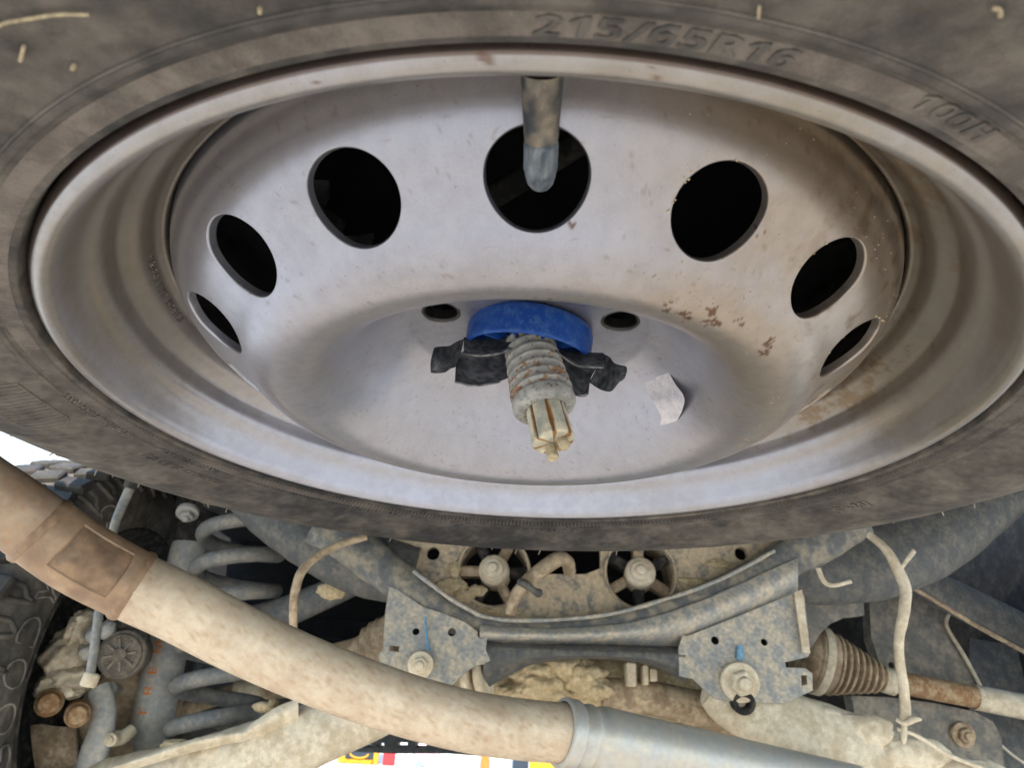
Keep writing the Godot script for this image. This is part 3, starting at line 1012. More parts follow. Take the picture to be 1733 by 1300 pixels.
func build_axle() -> void:
	# ---- rear crossmember
	var Z := -0.70
	var sub := thing("rear_crossmember", "blue-grey pressed steel crossmember caked with tan dust behind the spare wheel", "crossmember", on_z(950, 1050, Z))
	plate(sub, "web_plate", [[600, 905], [600, 985], [650, 1005], [760, 1046], [850, 1066], [1010, 1056], [1180, 1014], [1330, 955], [1420, 930], [1420, 880], [900, 860]], Z, 0.012,
		[[836, 966, 58], [1083, 970, 58], [733, 937, 11], [1254, 937, 11], [[884, 880], [1016, 880], [1016, 962], [990, 972], [900, 972], [884, 960]]], M.steel_dusty, 0.0, "tan dusted upright web with two round openings")
	# back plate inside the box section
	plate(sub, "rear_web", [[600, 860], [600, 1000], [850, 1060], [1010, 1050], [1400, 950], [1400, 860]], Z - 0.12, 0.004, [], M.dark)
	tz(sub, "lower_lip", [[540, 890, Z + .02, 40], [600, 925, Z + .025, 38], [650, 965, Z + .03, 34], [700, 1000, Z + .03, 32], [765, 1045, Z + .03, 26], [850, 1070, Z + .03, 22], [930, 1070, Z + .03, 21], [1020, 1062, Z + .03, 21], [1110, 1040, Z + .03, 24], [1200, 1010, Z + .03, 26], [1290, 968, Z + .03, 30], [1370, 925, Z + .03, 38], [1450, 880, Z + .02, 44]], M.steel_mid, 20, 6, 0.06, 0.6)
	tz(sub, "weld_seam", [[700, 966, Z + .045, 4], [775, 1021, Z + .045, 4], [850, 1049, Z + .043, 4], [1010, 1043, Z + .043, 4], [1130, 1013, Z + .043, 4], [1220, 980, Z + .045, 4], [1310, 932, Z + .045, 4]], M.steel_blue, 8, 6, 0.5)
	tz(sub, "left_arm", [[410, 815, Z - .02, 46], [470, 872, Z - .01, 50], [545, 920, Z, 54], [620, 955, Z, 56], [700, 975, Z, 50]], M.steel_dark, 24, 6, 0.05, 0.7)
	tz(sub, "right_arm", [[1310, 975, Z, 42], [1390, 970, Z, 58], [1480, 945, Z, 74], [1580, 905, Z - .01, 72], [1690, 830, Z - .02, 58], [1790, 760, Z - .03, 52]], M.steel_dark, 28, 6, 0.04, 0.7)
	tz(sub, "bent_tab", [[1384, 962, Z + .062, 5], [1394, 984, Z + .066, 5], [1410, 991, Z + .066, 4], [1440, 984, Z + .062, 4]], M.dust, 8, 4, 0.1, 0.4)
	# gussets
	plate(sub, "gusset_plate", [[659, 993], [673, 998], [717, 1028], [749, 1038], [786, 1053], [812, 1072], [824, 1081], [822, 1100], [830, 1118], [818, 1124], [805, 1127], [786, 1139], [763, 1162], [720, 1175], [657, 1150], [641, 1113], [643, 1104], [650, 1102], [649, 1088], [652, 1037]], Z + 0.05, 0.004,
		[[704, 1069, 6], [765, 1070, 7], [815, 1074, 7], [[659, 1092], [676, 1094], [675, 1104], [659, 1102]]], M.steel_blue, -0.08, "left blue-grey gusset plate")
	plate(sub, "gusset_plate", [[1155, 1075], [1163, 1077], [1252, 1042], [1356, 999], [1361, 1012], [1371, 1106], [1366, 1112], [1328, 1121], [1330, 1130], [1362, 1131], [1374, 1140], [1375, 1169], [1327, 1191], [1239, 1187], [1209, 1182], [1183, 1159], [1173, 1149], [1150, 1144], [1148, 1098]], Z + 0.05, 0.004,
		[[1210, 1084, 7], [1293, 1087, 6], [[1355, 1143], [1365, 1143], [1366, 1159], [1356, 1161]]], M.steel_blue, -0.08, "right blue-grey gusset plate with a notch")
	plate(sub, "gusset_flange", [[1344, 1003], [1357, 998], [1371, 1106], [1358, 1104]], Z + 0.056, 0.003, [], M.dust, -0.08, "bent dusty edge of the right gusset")
	bolt(sub, 712, 1125, Z + 0.058, 14, M.dust)
	bolt(sub, 1252, 1155, Z + 0.058, 21, M.dust)
	tz(sub, "paint_mark", [[719, 1044, Z + .0525, 2], [722, 1075, Z + .0525, 2], [725, 1102, Z + .0525, 2.5]], M.chalk_blue, 8, 3)
	tz(sub, "paint_mark", [[1252, 1092, Z + .053, 4], [1252, 1106, Z + .053, 7], [1250, 1117, Z + .053, 5]], M.chalk_blue, 8, 3, 0.2, 0.4)
	# arched stamping between the gussets
	var g := Geo.new()
	var rows := []
	for q in [[818, 1084, 1090, 1122, 1136, 1170], [850, 1086, 1092, 1104, 1122, 1150], [900, 1087, 1094, 1104, 1116, 1126], [960, 1088, 1096, 1106, 1112, 1117], [1020, 1089, 1098, 1108, 1112, 1116], [1080, 1091, 1100, 1110, 1116, 1122], [1120, 1093, 1102, 1112, 1124, 1134], [1160, 1094, 1104, 1116, 1140, 1156]]:
		rows.append([on_z(q[0], q[1], Z + .01), on_z(q[0], q[2], Z + .045), on_z(q[0], q[3], Z + .05), on_z(q[0], q[4], Z + .046), on_z(q[0], q[5], Z + .02)])
	sheet(g, smooth_grid(rows, 4, 4), Vector3(0, 0.002, -0.003))
	put(sub, "arched_stamping", g.mesh(M.steel_dark), "arched grey stamping between the gussets")
	g = Geo.new()
	rows = []
	for q in [[812, 1060, 1090], [860, 1064, 1090], [950, 1066, 1091], [1050, 1058, 1092], [1110, 1044, 1094], [1160, 1028, 1090], [1220, 1004, 1064], [1290, 972, 1034], [1350, 944, 1006]]:
		rows.append([on_z(q[0], q[1], Z + .05), on_z(q[0], (q[1] + q[2]) / 2.0, Z + .055), on_z(q[0], q[2] + 2, Z + .02)])
	sheet(g, smooth_grid(rows, 4, 4), Vector3(0, 0.002, -0.003))
	put(sub, "lower_strip", g.mesh(M.steel_blue))
	# bushings
	for q in [[836, 966], [1083, 970]]:
		var px: float = q[0]
		var py: float = q[1]
		var k := depth_z(px, py, Z) / F
		var c := on_z(px, py, Z - 0.002)
		var kit := Node3D.new()
		g = Geo.new()
		lathe(g, [[57 * k, -0.07], [57 * k, 0.004], [59.5 * k, 0.007], [62 * k, 0.006], [63 * k, 0.0]], 64, c, Vector3.BACK)
		var sleeve := put(sub, "bushing_sleeve", g.mesh(M.steel_dusty))
		kit.free()
		for j in 6:
			g = Geo.new()
			var a := TAU * j / 6 + (0.0 if px > 900 else 0.5)
			var dir := Vector3(sin(a), cos(a), 0)
			block(g, Transform3D(Basis(dir, Vector3.BACK, dir.cross(Vector3.BACK)), c + dir * 38 * k + Vector3(0, 0, -0.02)), Vector3(42 * k, 0.03, 17 * k), 0.003)
			put(sleeve, "rubber_spoke", g.mesh(M.black_rubber if j % 2 else M.brown_dust))
		g = Geo.new()
		lathe(g, smooth([[26 * k, -0.03], [26 * k, 0.0], [25 * k, 0.006], [22 * k, 0.009], [17 * k, 0.010], [16 * k, 0.014], [9 * k, 0.0145], [8 * k, 0.019], [5 * k, 0.021], [0.0004, 0.0212]], 3), 40, c, Vector3(-0.1, 0.1, 1))
		put(sleeve, "bushing_bolt", g.mesh(M.dust))
	# mud on the web
	g = Geo.new()
	for q in [[765, 990, 26, 14, 1.0], [785, 1008, 20, 10, 2.0], [808, 1000, 14, 9, 3.0], [770, 965, 10, 16, 4.0], [850, 1035, 30, 8, 5.0], [1215, 955, 22, 8, 6.0], [1170, 985, 24, 7, 7.0]]:
		var k2 := depth_z(q[0], q[1], Z) / F
		lump(g, on_z(q[0], q[1], Z), Vector3(q[2] * k2, q[3] * k2, 0.006), q[4] * 3, 0.45, 11.0)
	var mud := put(sub, "dried_mud", g.mesh(M.mud))
	stuff(mud)

	# ---- brake hose clipped to the crossmember
	var hose := thing("brake_hose", "short dusty hose elbow clipped to the crossmember between its two round openings", "hose", on_z(900, 980, Z))
	tz(hose, "hose", [[862, 1040, Z + .035, 10], [872, 1010, Z + .04, 11], [893, 984, Z + .045, 12], [920, 962, Z + .04, 13], [945, 946, Z + .03, 13], [960, 952, Z + .015, 12], [964, 968, Z, 11]], M.brown_dust, 16, 6, 0.08)
	tz(hose, "clip", [[880, 985, Z + .05, 7], [891, 990, Z + .058, 7], [904, 1000, Z + .05, 6], [912, 1004, Z + .04, 8]], M.steel_dark, 10, 4)

	# ---- differential housing behind the arch
	Z = -0.80
	var diff := thing("differential_housing", "mud-caked axle housing seen under the arched stamping of the crossmember", "axle housing", on_z(950, 1150, Z))
	g = Geo.new()
	tube(g, zt([[770, 1165, Z, 38], [840, 1165, Z, 52], [950, 1165, Z, 60], [1080, 1165, Z, 52], [1200, 1185, Z, 44], [1300, 1200, Z, 40]]), 32, 6, true, 0.06)
	put(diff, "housing", g.mesh(M.mud))
	g = Geo.new()
	for q in [[900, 1140, 42, 28, 1.0], [950, 1132, 40, 26, 2.0], [985, 1148, 36, 30, 3.0], [915, 1165, 50, 24, 4.0], [1010, 1165, 26, 18, 5.0], [870, 1172, 30, 16, 6.0], [940, 1118, 18, 10, 7.0]]:
		var k3 := depth_z(q[0], q[1], Z + .06) / F
		lump(g, on_z(q[0], q[1], Z + .06), Vector3(q[2] * k3, q[3] * k3, 0.03), q[4] * 2.3, 0.4, 14.0)
	put(diff, "mud_cake", g.mesh(M.mud), "thick lumpy cake of dried mud")
	for q in [[1066, 1142, 16, 38], [1090, 1143, 9, 32], [1103, 1143, 12, 20]]:
		g = Geo.new()
		var k4 := depth_z(q[0], q[1], Z + .07) / F
		block(g, Transform3D(Basis(), on_z(q[0], q[1], Z + .07)), Vector3(q[2] * k4, q[3] * k4, 0.03), 0.002)
		put(diff, "rib", g.mesh(M.dust))
	g = Geo.new()
	tube(g, zt([[1020, 1172, Z + .05, 26], [1110, 1184, Z + .05, 30], [1200, 1204, Z + .05, 32], [1300, 1226, Z + .05, 32]]), 20, 4)
	put(diff, "lower_boss", g.mesh(M.brown_dust))
	tz(diff, "lower_tube", [[1060, 1218, Z - .05, 34], [1200, 1238, Z - .05, 38], [1360, 1268, Z - .05, 40]], M.brown_dust, 20, 4)
	for q in [[796, 1150], [818, 1146]]:
		g = Geo.new()
		var p := on_z(q[0], q[1], Z + 0.12)
		lathe(g, [[0.0005, -0.006], [0.026, -0.006], [0.029, -0.003], [0.029, 0.003], [0.026, 0.006], [0.0005, 0.006]], 32, p, Vector3(1, 0.2, 0.35))
		put(diff, "pale_washer", g.mesh(M.dust))

	# ---- exhaust pipe
	var ex := thing("exhaust_pipe", "dusty tan exhaust tailpipe crossing in front of the left rear suspension", "exhaust pipe", on_z(500, 1090, -0.36))
	var path: Array = zt([[-160, 735, -.13, 88], [-60, 808, -.18, 86], [40, 876, -.23, 84], [130, 940, -.26, 82], [210, 984, -.29, 78], [300, 1026, -.31, 75], [400, 1078, -.34, 72], [500, 1124, -.365, 69], [600, 1163, -.39, 67], [700, 1197, -.42, 65], [800, 1222, -.45, 64], [890, 1235, -.475, 63], [975, 1242, -.497, 62]])
	for q in path: q[3] *= 0.82
	g = Geo.new()
	tube(g, path, 64, 12, false)
	var pipe_paint := func(p):
		var n := fb(p, 16.0)
		var n2 := fb(p + Vector3(7, 3, 1), 190.0)
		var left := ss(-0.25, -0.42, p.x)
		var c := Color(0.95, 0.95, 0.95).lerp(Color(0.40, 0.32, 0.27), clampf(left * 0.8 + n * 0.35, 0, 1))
		if n2 > 0.33: c = c.lerp(Color(0.6, 0.42, 0.3), 0.4 + 0.3 * left)
		return c
	var tail := put(ex, "tail_tube", g.mesh(M.pipe, pipe_paint))
	# square patch welded on the upper left
	var sp := smooth(path, 12)
	var i0 := 28
	var i1 := 50
	g = Geo.new()
	rows = []
	var panel := []
	for ri in 121:
		var ui := ri / 120.0
		var fi := lerpf(i0, i1, ui)
		var i := int(fi)
		var q: Array = sp[i]
		var q2: Array = sp[i + 1]
		var pa := Vector3(q[0], q[1], q[2])
		var q3: Array = sp[i + 2]
		var q0: Array = sp[i - 1]
		var pb := Vector3(q2[0], q2[1], q2[2])
		var p := pa.lerp(pb, fi - i)
		var t := (pb - Vector3(q0[0], q0[1], q0[2])).lerp(Vector3(q3[0], q3[1], q3[2]) - pa, fi - i).normalized()
		var pr := lerpf(q[3], q2[3], fi - i)
		var to2 := (eye - p).normalized()
		to2 = (to2 - t * to2.dot(t)).normalized()
		var sd2 := t.cross(to2)
		var row := PackedVector3Array()
		for j in 161:
			var uj := j / 160.0
			var an := lerpf(-1.35, 1.25, uj)
			var e: float = minf(minf(ui, 1 - ui) * 1.15, minf(uj, 1 - uj) * 1.5)
			var up := 0.0026 * ss(0.0, 0.05, e) + 0.0006 * ss(0.0, 0.02, e) * ss(0.05, 0.03, e) - 0.0014 * ss(0.15, 0.155, minf(minf(ui - 0.07, 0.93 - ui), minf(uj - 0.065, 0.895 - uj)))
			if e > 0.18 and e < 0.0: up += 0.00022 * (sin(j * 2.1) + sin(ri * 2.1))
			row.append(p + (to2 * cos(an) + sd2 * sin(an)) * (pr - 0.0005 + up))
		rows.append(row)
		if ui > 0.23 and ui < 0.77:
			var prow := PackedVector3Array()
			for j in range(36, 118):
				var an := lerpf(-1.35, 1.25, j / 160.0)
				prow.append(p + (to2 * cos(an) + sd2 * sin(an)) * (pr + 0.0011 + 0.0002 * (sin(j * 2.1) + sin(ri * 2.1))))
			panel.append(prow)
	g.grid(rows, false)
	put(tail, "welded_patch", g.mesh(M.pipe, func(p): return Color(0.40, 0.335, 0.30).lerp(Color(0.58, 0.48, 0.40), clampf(0.4 + fb(p, 40.0), 0, 1))), "square brown patch with a recessed mesh panel")
	g = Geo.new()
	g.grid(panel, false)
	put(tail, "mesh_panel", g.mesh(M.pipe, func(p): return Color(0.25, 0.205, 0.18).lerp(Color(0.48, 0.385, 0.315), clampf(0.4 + fb(p, 50.0) * 1.1, 0, 1))), "dark brown fine mesh panel in the patch")
	for i in [i0, i1]:
		var q: Array = sp[i]
		g = Geo.new()
		var a := Vector3(sp[i + 1][0] - q[0], sp[i + 1][1] - q[1], sp[i + 1][2] - q[2])
		lathe(g, [[q[3] + 0.0002, -0.005], [q[3] + 0.0022, -0.002], [q[3] + 0.0022, 0.002], [q[3] + 0.0002, 0.005]], 64, Vector3(q[0], q[1], q[2]), a, 0, 0.0012)
		put(tail, "weld_ring", g.mesh(M.pipe, func(p): return Color(0.36, 0.29, 0.25).lerp(Color(0.56, 0.45, 0.37), clampf(0.45 + fb(p, 90.0), 0, 1))))
	# clamp and wider sleeve on the right
	var e0 := on_z(948, 1239, -.49)
	var e1 := on_z(1340, 1322, -.60)
	var dr := e1 - e0
	var kk := depth_z(980, 1225, -.5) / F * 0.76
	g = Geo.new()
	lathe(g, [[63 * kk, 0.0], [71 * kk, 0.001], [72 * kk, 0.003], [72 * kk, 0.014], [70 * kk, 0.016], [66 * kk, 0.017]], 72, e0, dr)
	put(ex, "clamp_ring", g.mesh(M.pipe_steel), "steel clamp ring")
	g = Geo.new()
	lathe(g, smooth([[63 * kk, 0.014], [65 * kk, 0.022], [69 * kk, 0.030], [66 * kk, 0.034], [66 * kk, 0.040], [70 * kk, 0.046], [71 * kk, 0.055], [70 * kk, 0.075], [69.5 * kk, 0.15], [69 * kk, 0.25], [68 * kk, 0.4]], 4), 72, e0, dr)
	put(ex, "steel_sleeve", g.mesh(M.pipe_steel), "brighter steel sleeve right of the clamp")

	# ---- left coil spring
	var sbase := on_z(360, 1262, -.86)
	var spring := thing("coil_spring", "dusty blue-grey coil spring between the exhaust pipe and the left shock absorber", "coil spring", sbase)
	var top := on_z(415, 872, -.86)
	var ax := (top - sbase).normalized()
	var H := (top - sbase).length()
	var fr := frame_of(ax)
	var ks := depth_z(380, 1000, -.86) / F * 0.9
	var pts := []
	for i in 6 * 36 + 1:
		var t := i / (6.0 * 36)
		var a := TAU * 6 * t + 2.6
		var rr := 74 * ks * (0.92 + 0.08 * sin(PI * t))
		var p := sbase + ax * H * t + fr * Vector3(sin(a) * rr, 0, cos(a) * rr)
		pts.append([p.x, p.y, p.z, 14.0 * ks])
	g = Geo.new()
	tube(g, pts, 18, 1)
	put(spring, "coil", g.mesh(M.spring_grey))
	g = Geo.new()
	lathe(g, [[0.0005, H + 0.006], [60 * ks, H + 0.006], [78 * ks, H + 0.012], [84 * ks, H + 0.022], [60 * ks, H + 0.03], [0.0005, H + 0.03]], 40, sbase, ax)
	var lower := Geo.new()
	lathe(lower, [[0.0005, -0.03], [80 * ks, -0.026], [92 * ks, -0.012], [92 * ks, -0.006], [78 * ks, -0.010], [0.0005, -0.012]], 40, sbase, ax)
	put(spring, "lower_seat", lower.mesh(M.brown_dust))
	put(spring, "upper_seat", g.mesh(M.steel_dark))
	g = Geo.new()
	tube(g, zt([[430, 880, -.80, 9], [455, 888, -.795, 13], [478, 905, -.80, 8]]), 12, 4, true, 0.2, 0.5)
	put(spring, "white_tag", g.mesh(M.paper), "white tag on the top coil")

	# ---- left shock absorber
	var k5 := depth_z(270, 1150, -.92) / F * 0.9
	var s0 := on_z(250, 1258, -.92)
	var s1 := on_z(334, 872, -.92)
	var shock := thing("shock_absorber", "grey shock absorber with orange lettering, left of the coil spring", "shock absorber", s0)
	var sd := s1 - s0
	var SL := sd.length()
	g = Geo.new()
	lathe(g, smooth([[0.0005, -0.03], [14 * k5, -0.028], [17 * k5, -0.02], [20 * k5, -0.008], [32 * k5, 0.004], [36 * k5, 0.02], [36 * k5, SL * 0.5], [36 * k5, SL * 0.80], [34 * k5, SL * 0.86]], 4), 48, s0, sd)
	var body := put(shock, "body", g.mesh(M.shock))
	g = Geo.new()
	lathe(g, [[34 * k5, SL * 0.86], [32 * k5, SL * 0.87], [32 * k5, SL * 0.97], [44 * k5, SL * 0.98], [46 * k5, SL * 1.02], [46 * k5, SL * 1.1], [0.0005, SL * 1.1]], 40, s0, sd)
	put(shock, "dust_boot", g.mesh(M.black_rubber))
	bolt(shock, 318, 868, -.84, 12, M.shock, "top_nut", true, Vector3(0.2, -1, 0.6))
	# orange letters bent round the body, read upwards
	var fs := frame_of(sd)
	var to := (eye - s0).normalized()
	to = (to - fs.y * to.dot(fs.y)).normalized()
	var side := to.cross(fs.y)               # letters' up direction across the body
	for q in [["T", 0.12], ["R", 0.205], ["E", 0.287], ["M", 0.385]]:
		var ta := text_arrays(q[0], 15 * k5, 0.0008, 400)
		var tv: PackedVector3Array = ta[Mesh.ARRAY_VERTEX]
		var tn: PackedVector3Array = ta[Mesh.ARRAY_NORMAL]
		for i in tv.size():
			var p := tv[i]
			var rr: float = 36 * k5 + 0.0006 + p.z
			var an := p.y / (36 * k5) + 0.5
			var rad := to * cos(an) + side * sin(an)
			var tang := side * cos(an) - to * sin(an)
			tv[i] = s0 + fs.y * (SL * q[1] + p.x * 1.5) + rad * rr
			tn[i] = fs.y * tn[i].x + tang * tn[i].y + rad * tn[i].z
		g = Geo.new()
		g.v = tv; g.n = tn; g.ix = ta[Mesh.ARRAY_INDEX]
		put(body, "letter", g.mesh(M.orange), "orange letter " + q[0])

	# ---- lower arms
	var la := thing("lower_control_arm", "pale dusty left lower arm below the exhaust pipe", "suspension arm", on_z(400, 1285, -.76), "lower suspension arms")
	tz(la, "arm", [[40, 1390, -.86, 84], [180, 1352, -.83, 76], [320, 1318, -.80, 70], [440, 1280, -.78, 66], [540, 1240, -.76, 56], [640, 1205, -.74, 44], [720, 1170, -.70, 34]], M.dust, 32, 8, 0.02, 0.7)
	g = Geo.new()
	rows = []
	for q in [[190, 1296, 1308], [250, 1277, 1290], [320, 1253, 1270], [380, 1240, 1256], [412, 1236, 1250], [430, 1222, 1244], [470, 1196, 1230], [505, 1183, 1215]]:
		rows.append([on_z(q[0], q[1], -.735), on_z(q[0], (q[1] + q[2]) / 2.0, -.73), on_z(q[0], q[2] + 4, -.745)])
	sheet(g, smooth_grid(rows, 3, 4), Vector3(0, -0.001, -0.004))
	put(la, "upturned_flange", g.mesh(M.dust), "bright upturned flange of the arm")
	g = Geo.new()
	for q in [[300, 1262, 30, 10, 1.0], [345, 1258, 26, 9, 2.0], [450, 1198, 20, 9, 3.0], [462, 1192, 8, 8, 4.0]]:
		var k6 := depth_z(q[0], q[1], -.77) / F
		lump(g, on_z(q[0], q[1], -.76), Vector3(q[2] * k6, q[3] * k6, 0.015), q[4] * 1.7, 0.35, 10.0)
	var clod := put(la, "dirt_clod", g.mesh(M.mud))
	stuff(clod)
	var ra := thing("lower_control_arm", "pale mud-splashed right lower arm bolted under the notched gusset", "suspension arm", on_z(1400, 1260, -.72), "lower suspension arms")
	tz(ra, "arm", [[1196, 1168, -.675, 26], [1226, 1184, -.68, 44], [1300, 1218, -.69, 58], [1400, 1262, -.71, 76], [1520, 1318, -.74, 88], [1650, 1370, -.78, 92]], M.dust, 36, 8, 0.03, 0.75)
	g = Geo.new()
	lathe(g, [[16 * kk, -0.01], [16 * kk, 0.012], [30 * kk, 0.013], [31 * kk, 0.010], [32 * kk, 0.0]], 40, on_z(1254, 1186, -.655), Vector3(0, -0.3, 1))
	put(ra, "pivot_bushing", g.mesh(M.black_rubber))
	tz(ra, "bright_edge", [[1518, 1234, -.655, 3.5], [1545, 1243, -.652, 4], [1572, 1258, -.655, 4.5], [1600, 1276, -.66, 4.5], [1650, 1296, -.67, 4.5], [1720, 1318, -.68, 4]], M.dust, 10, 5, 0.1)
	g = Geo.new()
	for q in [[1455, 1236, 60, 26, 1.0], [1550, 1276, 60, 26, 2.0], [1650, 1312, 60, 26, 3.0], [1380, 1212, 40, 20, 4.0]]:
		var k7 := depth_z(q[0], q[1], -.69) / F
		lump(g, on_z(q[0], q[1], -.69), Vector3(q[2] * k7, q[3] * k7, 0.012), q[4] * 1.9, 0.16, 12.0)
	clod = put(ra, "dirt_clod", g.mesh(M.dust))
	stuff(clod)

	# ---- drive shafts
	var ds := thing("drive_shaft", "right drive shaft with ribbed rubber boot and rusty tube", "drive shaft", on_z(1500, 1150, -.95), "drive shafts")
	Z = -.92
	var b0 := on_z(1352, 1108, Z)
	var b1 := on_z(1500, 1152, Z)
	var bd := b1 - b0
	var BL := bd.length()
	var kb := depth_z(1400, 1120, Z) / F * 0.83
	g = Geo.new()
	lathe(g, [[0.0005, 0], [58 * kb, 0.0], [58 * kb, BL * 0.13], [63 * kb, BL * 0.14], [65 * kb, BL * 0.17], [65 * kb, BL * 0.28], [62 * kb, BL * 0.30], [58 * kb, BL * 0.36], [56 * kb, BL * 0.36]], 56, b0, bd)
	var jb := put(ds, "joint_housing", g.mesh(M.brown_dust))
	g = Geo.new()
	lathe(g, [[66 * kb, BL * 0.175], [67.5 * kb, BL * 0.18], [67.5 * kb, BL * 0.265], [66 * kb, BL * 0.27]], 56, b0, bd)
	put(jb, "boot_band", g.mesh(M.dust))
	g = Geo.new()
	var bp := []
	for j in 7:
		var t := 0.34 + j * 0.083
		var rr := lerpf(59.0, 27.0, j / 6.5)
		bp.append([(rr - 9) * kb, t * BL])
		bp.append([(rr + 1) * kb, (t + 0.022) * BL])
		bp.append([(rr + 2) * kb, (t + 0.042) * BL])
		bp.append([(rr - 1) * kb, (t + 0.062) * BL])
	bp.append([20 * kb, 0.93 * BL])
	bp.append([20 * kb, 1.02 * BL])
	lathe(g, smooth(bp, 3), 56, b0, bd)
	put(ds, "ribbed_boot", g.mesh(M.brown_dust), "ribbed rubber boot narrowing to the shaft")
	g = Geo.new()
	lathe(g, [[21 * kb, BL * 0.95], [25 * kb, BL * 0.955], [25 * kb, BL * 1.09], [21 * kb, BL * 1.095]], 40, b0, bd)
	put(ds, "small_band", g.mesh(M.dust))
	tz(ds, "shaft_tube", [[1490, 1149, Z, 21], [1560, 1163, Z, 21.5], [1650, 1180, Z, 22]], M.rusty, 32, 3)
	g = Geo.new()
	var w0 := on_z(1648, 1180, Z)
	var w1 := on_z(1800, 1210, Z)
	var wp := []
	for j in 60:
		wp.append([(23 + (1.5 if j % 2 else -0.5)) * kb, (w1 - w0).length() * j / 59.0])
	lathe(g, wp, 40, w0, w1 - w0)
	put(ds, "grooved_sleeve", g.mesh(M.dust))
	var dl := thing("drive_shaft", "inner end of the left drive shaft boot, tan, beside the left gusset", "drive shaft", on_z(625, 1080, -.9), "drive shafts")
	g = Geo.new()
	var l0 := on_z(668, 1085, -.88)
	var l1 := on_z(560, 1110, -.90)
	lathe(g, smooth([[0.0005, -0.01], [50 * kb, -0.01], [52 * kb, 0.01], [48 * kb, 0.014], [50 * kb, 0.022], [45 * kb, 0.026], [46 * kb, 0.034], [38 * kb, 0.04], [38 * kb, 0.048], [26 * kb, 0.056], [22 * kb, 0.09], [20 * kb, 0.2]], 3), 48, l0, l1 - l0)
	put(dl, "ribbed_boot", g.mesh(M.brown_dust))

	# ---- right-hand plates and trailing arms
	var cov := thing("shaft_guard", "small pale grey guard plate curving over the right drive shaft boot", "guard plate", on_z(1420, 1040, -.78))
	plate(cov, "guard_plate", [[1355, 1012], [1410, 1014], [1461, 1018], [1462, 1042], [1430, 1045], [1405, 1056], [1388, 1072], [1372, 1098], [1360, 1080]], -.80, 0.02, [], M.plate_grey)
	var kn := thing("trailing_arm_plate", "broad grey upright bracket plate behind the strap on the right", "bracket", on_z(1560, 1100, -1.05))
	plate(kn, "plate", [[1470, 1010], [1545, 985], [1610, 1028], [1606, 1048], [1602, 1062], [1640, 1120], [1668, 1172], [1640, 1190], [1540, 1170], [1490, 1130], [1474, 1080]], -1.04, 0.03, [[1508, 1126, 5]], M.plate_grey)
	tz(kn, "rolled_edge", [[1606, 1038, -1.03, 4], [1601, 1060, -1.03, 4], [1632, 1112, -1.03, 4], [1664, 1172, -1.03, 4]], M.dust, 8, 5)
	var tb := thing("trailing_arm_mount", "rounded blue-grey mounting plate with one bolt at the lower right", "bracket", on_z(1600, 1245, -.98))
	plate(tb, "mounting_plate", [[1440, 1178], [1500, 1180], [1580, 1190], [1650, 1205], [1680, 1222], [1694, 1250], [1698, 1290], [1700, 1380], [1480, 1380]], -.97, 0.03, [], M.plate_grey)
	bolt(tb, 1629, 1244, -.965, 13, M.brown_dust)
	var pan := thing("splash_panel", "dark grey splash panel with small dark holes at the lower right corner", "panel", on_z(1700, 1250, -1.12))
	plate(pan, "panel", [[1640, 1080], [1700, 1090], [1800, 1100], [1830, 1400], [1600, 1400], [1640, 1250]], -1.12, 0.006, [], M.steel_dark)
	tz(pan, "rim_bead", [[1694, 1262, -1.1, 3], [1715, 1280, -1.1, 3], [1745, 1300, -1.1, 3]], M.dust, 8, 4)
	var tra := thing("trailing_link", "dark trailing arm with a dusty lower edge running out to the right", "suspension arm", on_z(1650, 1030, -.95))
	tz(tra, "arm", [[1520, 965, -.90, 26], [1590, 1000, -.93, 34], [1660, 1035, -.96, 38], [1760, 1085, -1.0, 40]], M.steel_dark, 24, 6, 0.02, 0.5)
	tz(tra, "dusty_edge", [[1545, 996, -.895, 4], [1590, 1022, -.92, 4.5], [1660, 1064, -.95, 5], [1760, 1118, -.99, 5]], M.brown_dust, 8, 5, 0.1)

	# ---- upper left link
	var lk := thing("upper_link", "dark link with a patch of mud, behind the cable left of the crossmember", "suspension arm", on_z(520, 1020, -.84))
	tz(lk, "link", [[400, 1055, -.85, 26], [470, 1040, -.84, 28], [540, 1012, -.82, 26], [620, 975, -.80, 24]], M.steel_dark, 24, 6, 0.02, 0.55)
	g = Geo.new()
	var k8 := depth_z(565, 1000, -.8) / F
	lump(g, on_z(562, 998, -.80), Vector3(24 * k8, 14 * k8, 0.008), 8.0, 0.4, 10.0)
	put(lk, "mud_patch", g.mesh(M.mud))

	var tl := thing("toe_link", "tan dusty link with a knuckle end, behind the lower coils of the spring", "suspension arm", on_z(420, 1170, -1.08))
	tz(tl, "rod", [[260, 1222, -1.12, 15], [380, 1176, -1.10, 16], [470, 1166, -1.08, 17], [620, 1150, -1.05, 18]], M.brown_dust, 16, 5, 0.05)
	tz(tl, "collar", [[398, 1172, -1.095, 20], [405, 1171, -1.095, 22], [440, 1169, -1.09, 22], [447, 1168, -1.09, 20]], M.dust, 16, 3, 0.05)
	tz(tl, "rear_link", [[200, 1245, -1.2, 44], [420, 1205, -1.2, 46], [660, 1185, -1.2, 40]], M.steel_dark, 16, 4)
	# ---- cables and rods
	var cl := thing("left_cable", "thin tan dusty cable looping down from the left arm of the crossmember", "cable", on_z(510, 980, -.62))
	tz(cl, "cable", [[620, 908, -.64, 6.5], [575, 922, -.63, 7], [540, 940, -.62, 7.5], [512, 966, -.61, 8], [500, 1000, -.61, 8], [497, 1035, -.62, 7.5], [497, 1090, -.66, 7]], M.brown_dust, 12, 8, 0.12)
	var cr := thing("right_cable", "pale dusty cable hanging down to the right lower arm", "cable", on_z(1528, 1100, -.63))
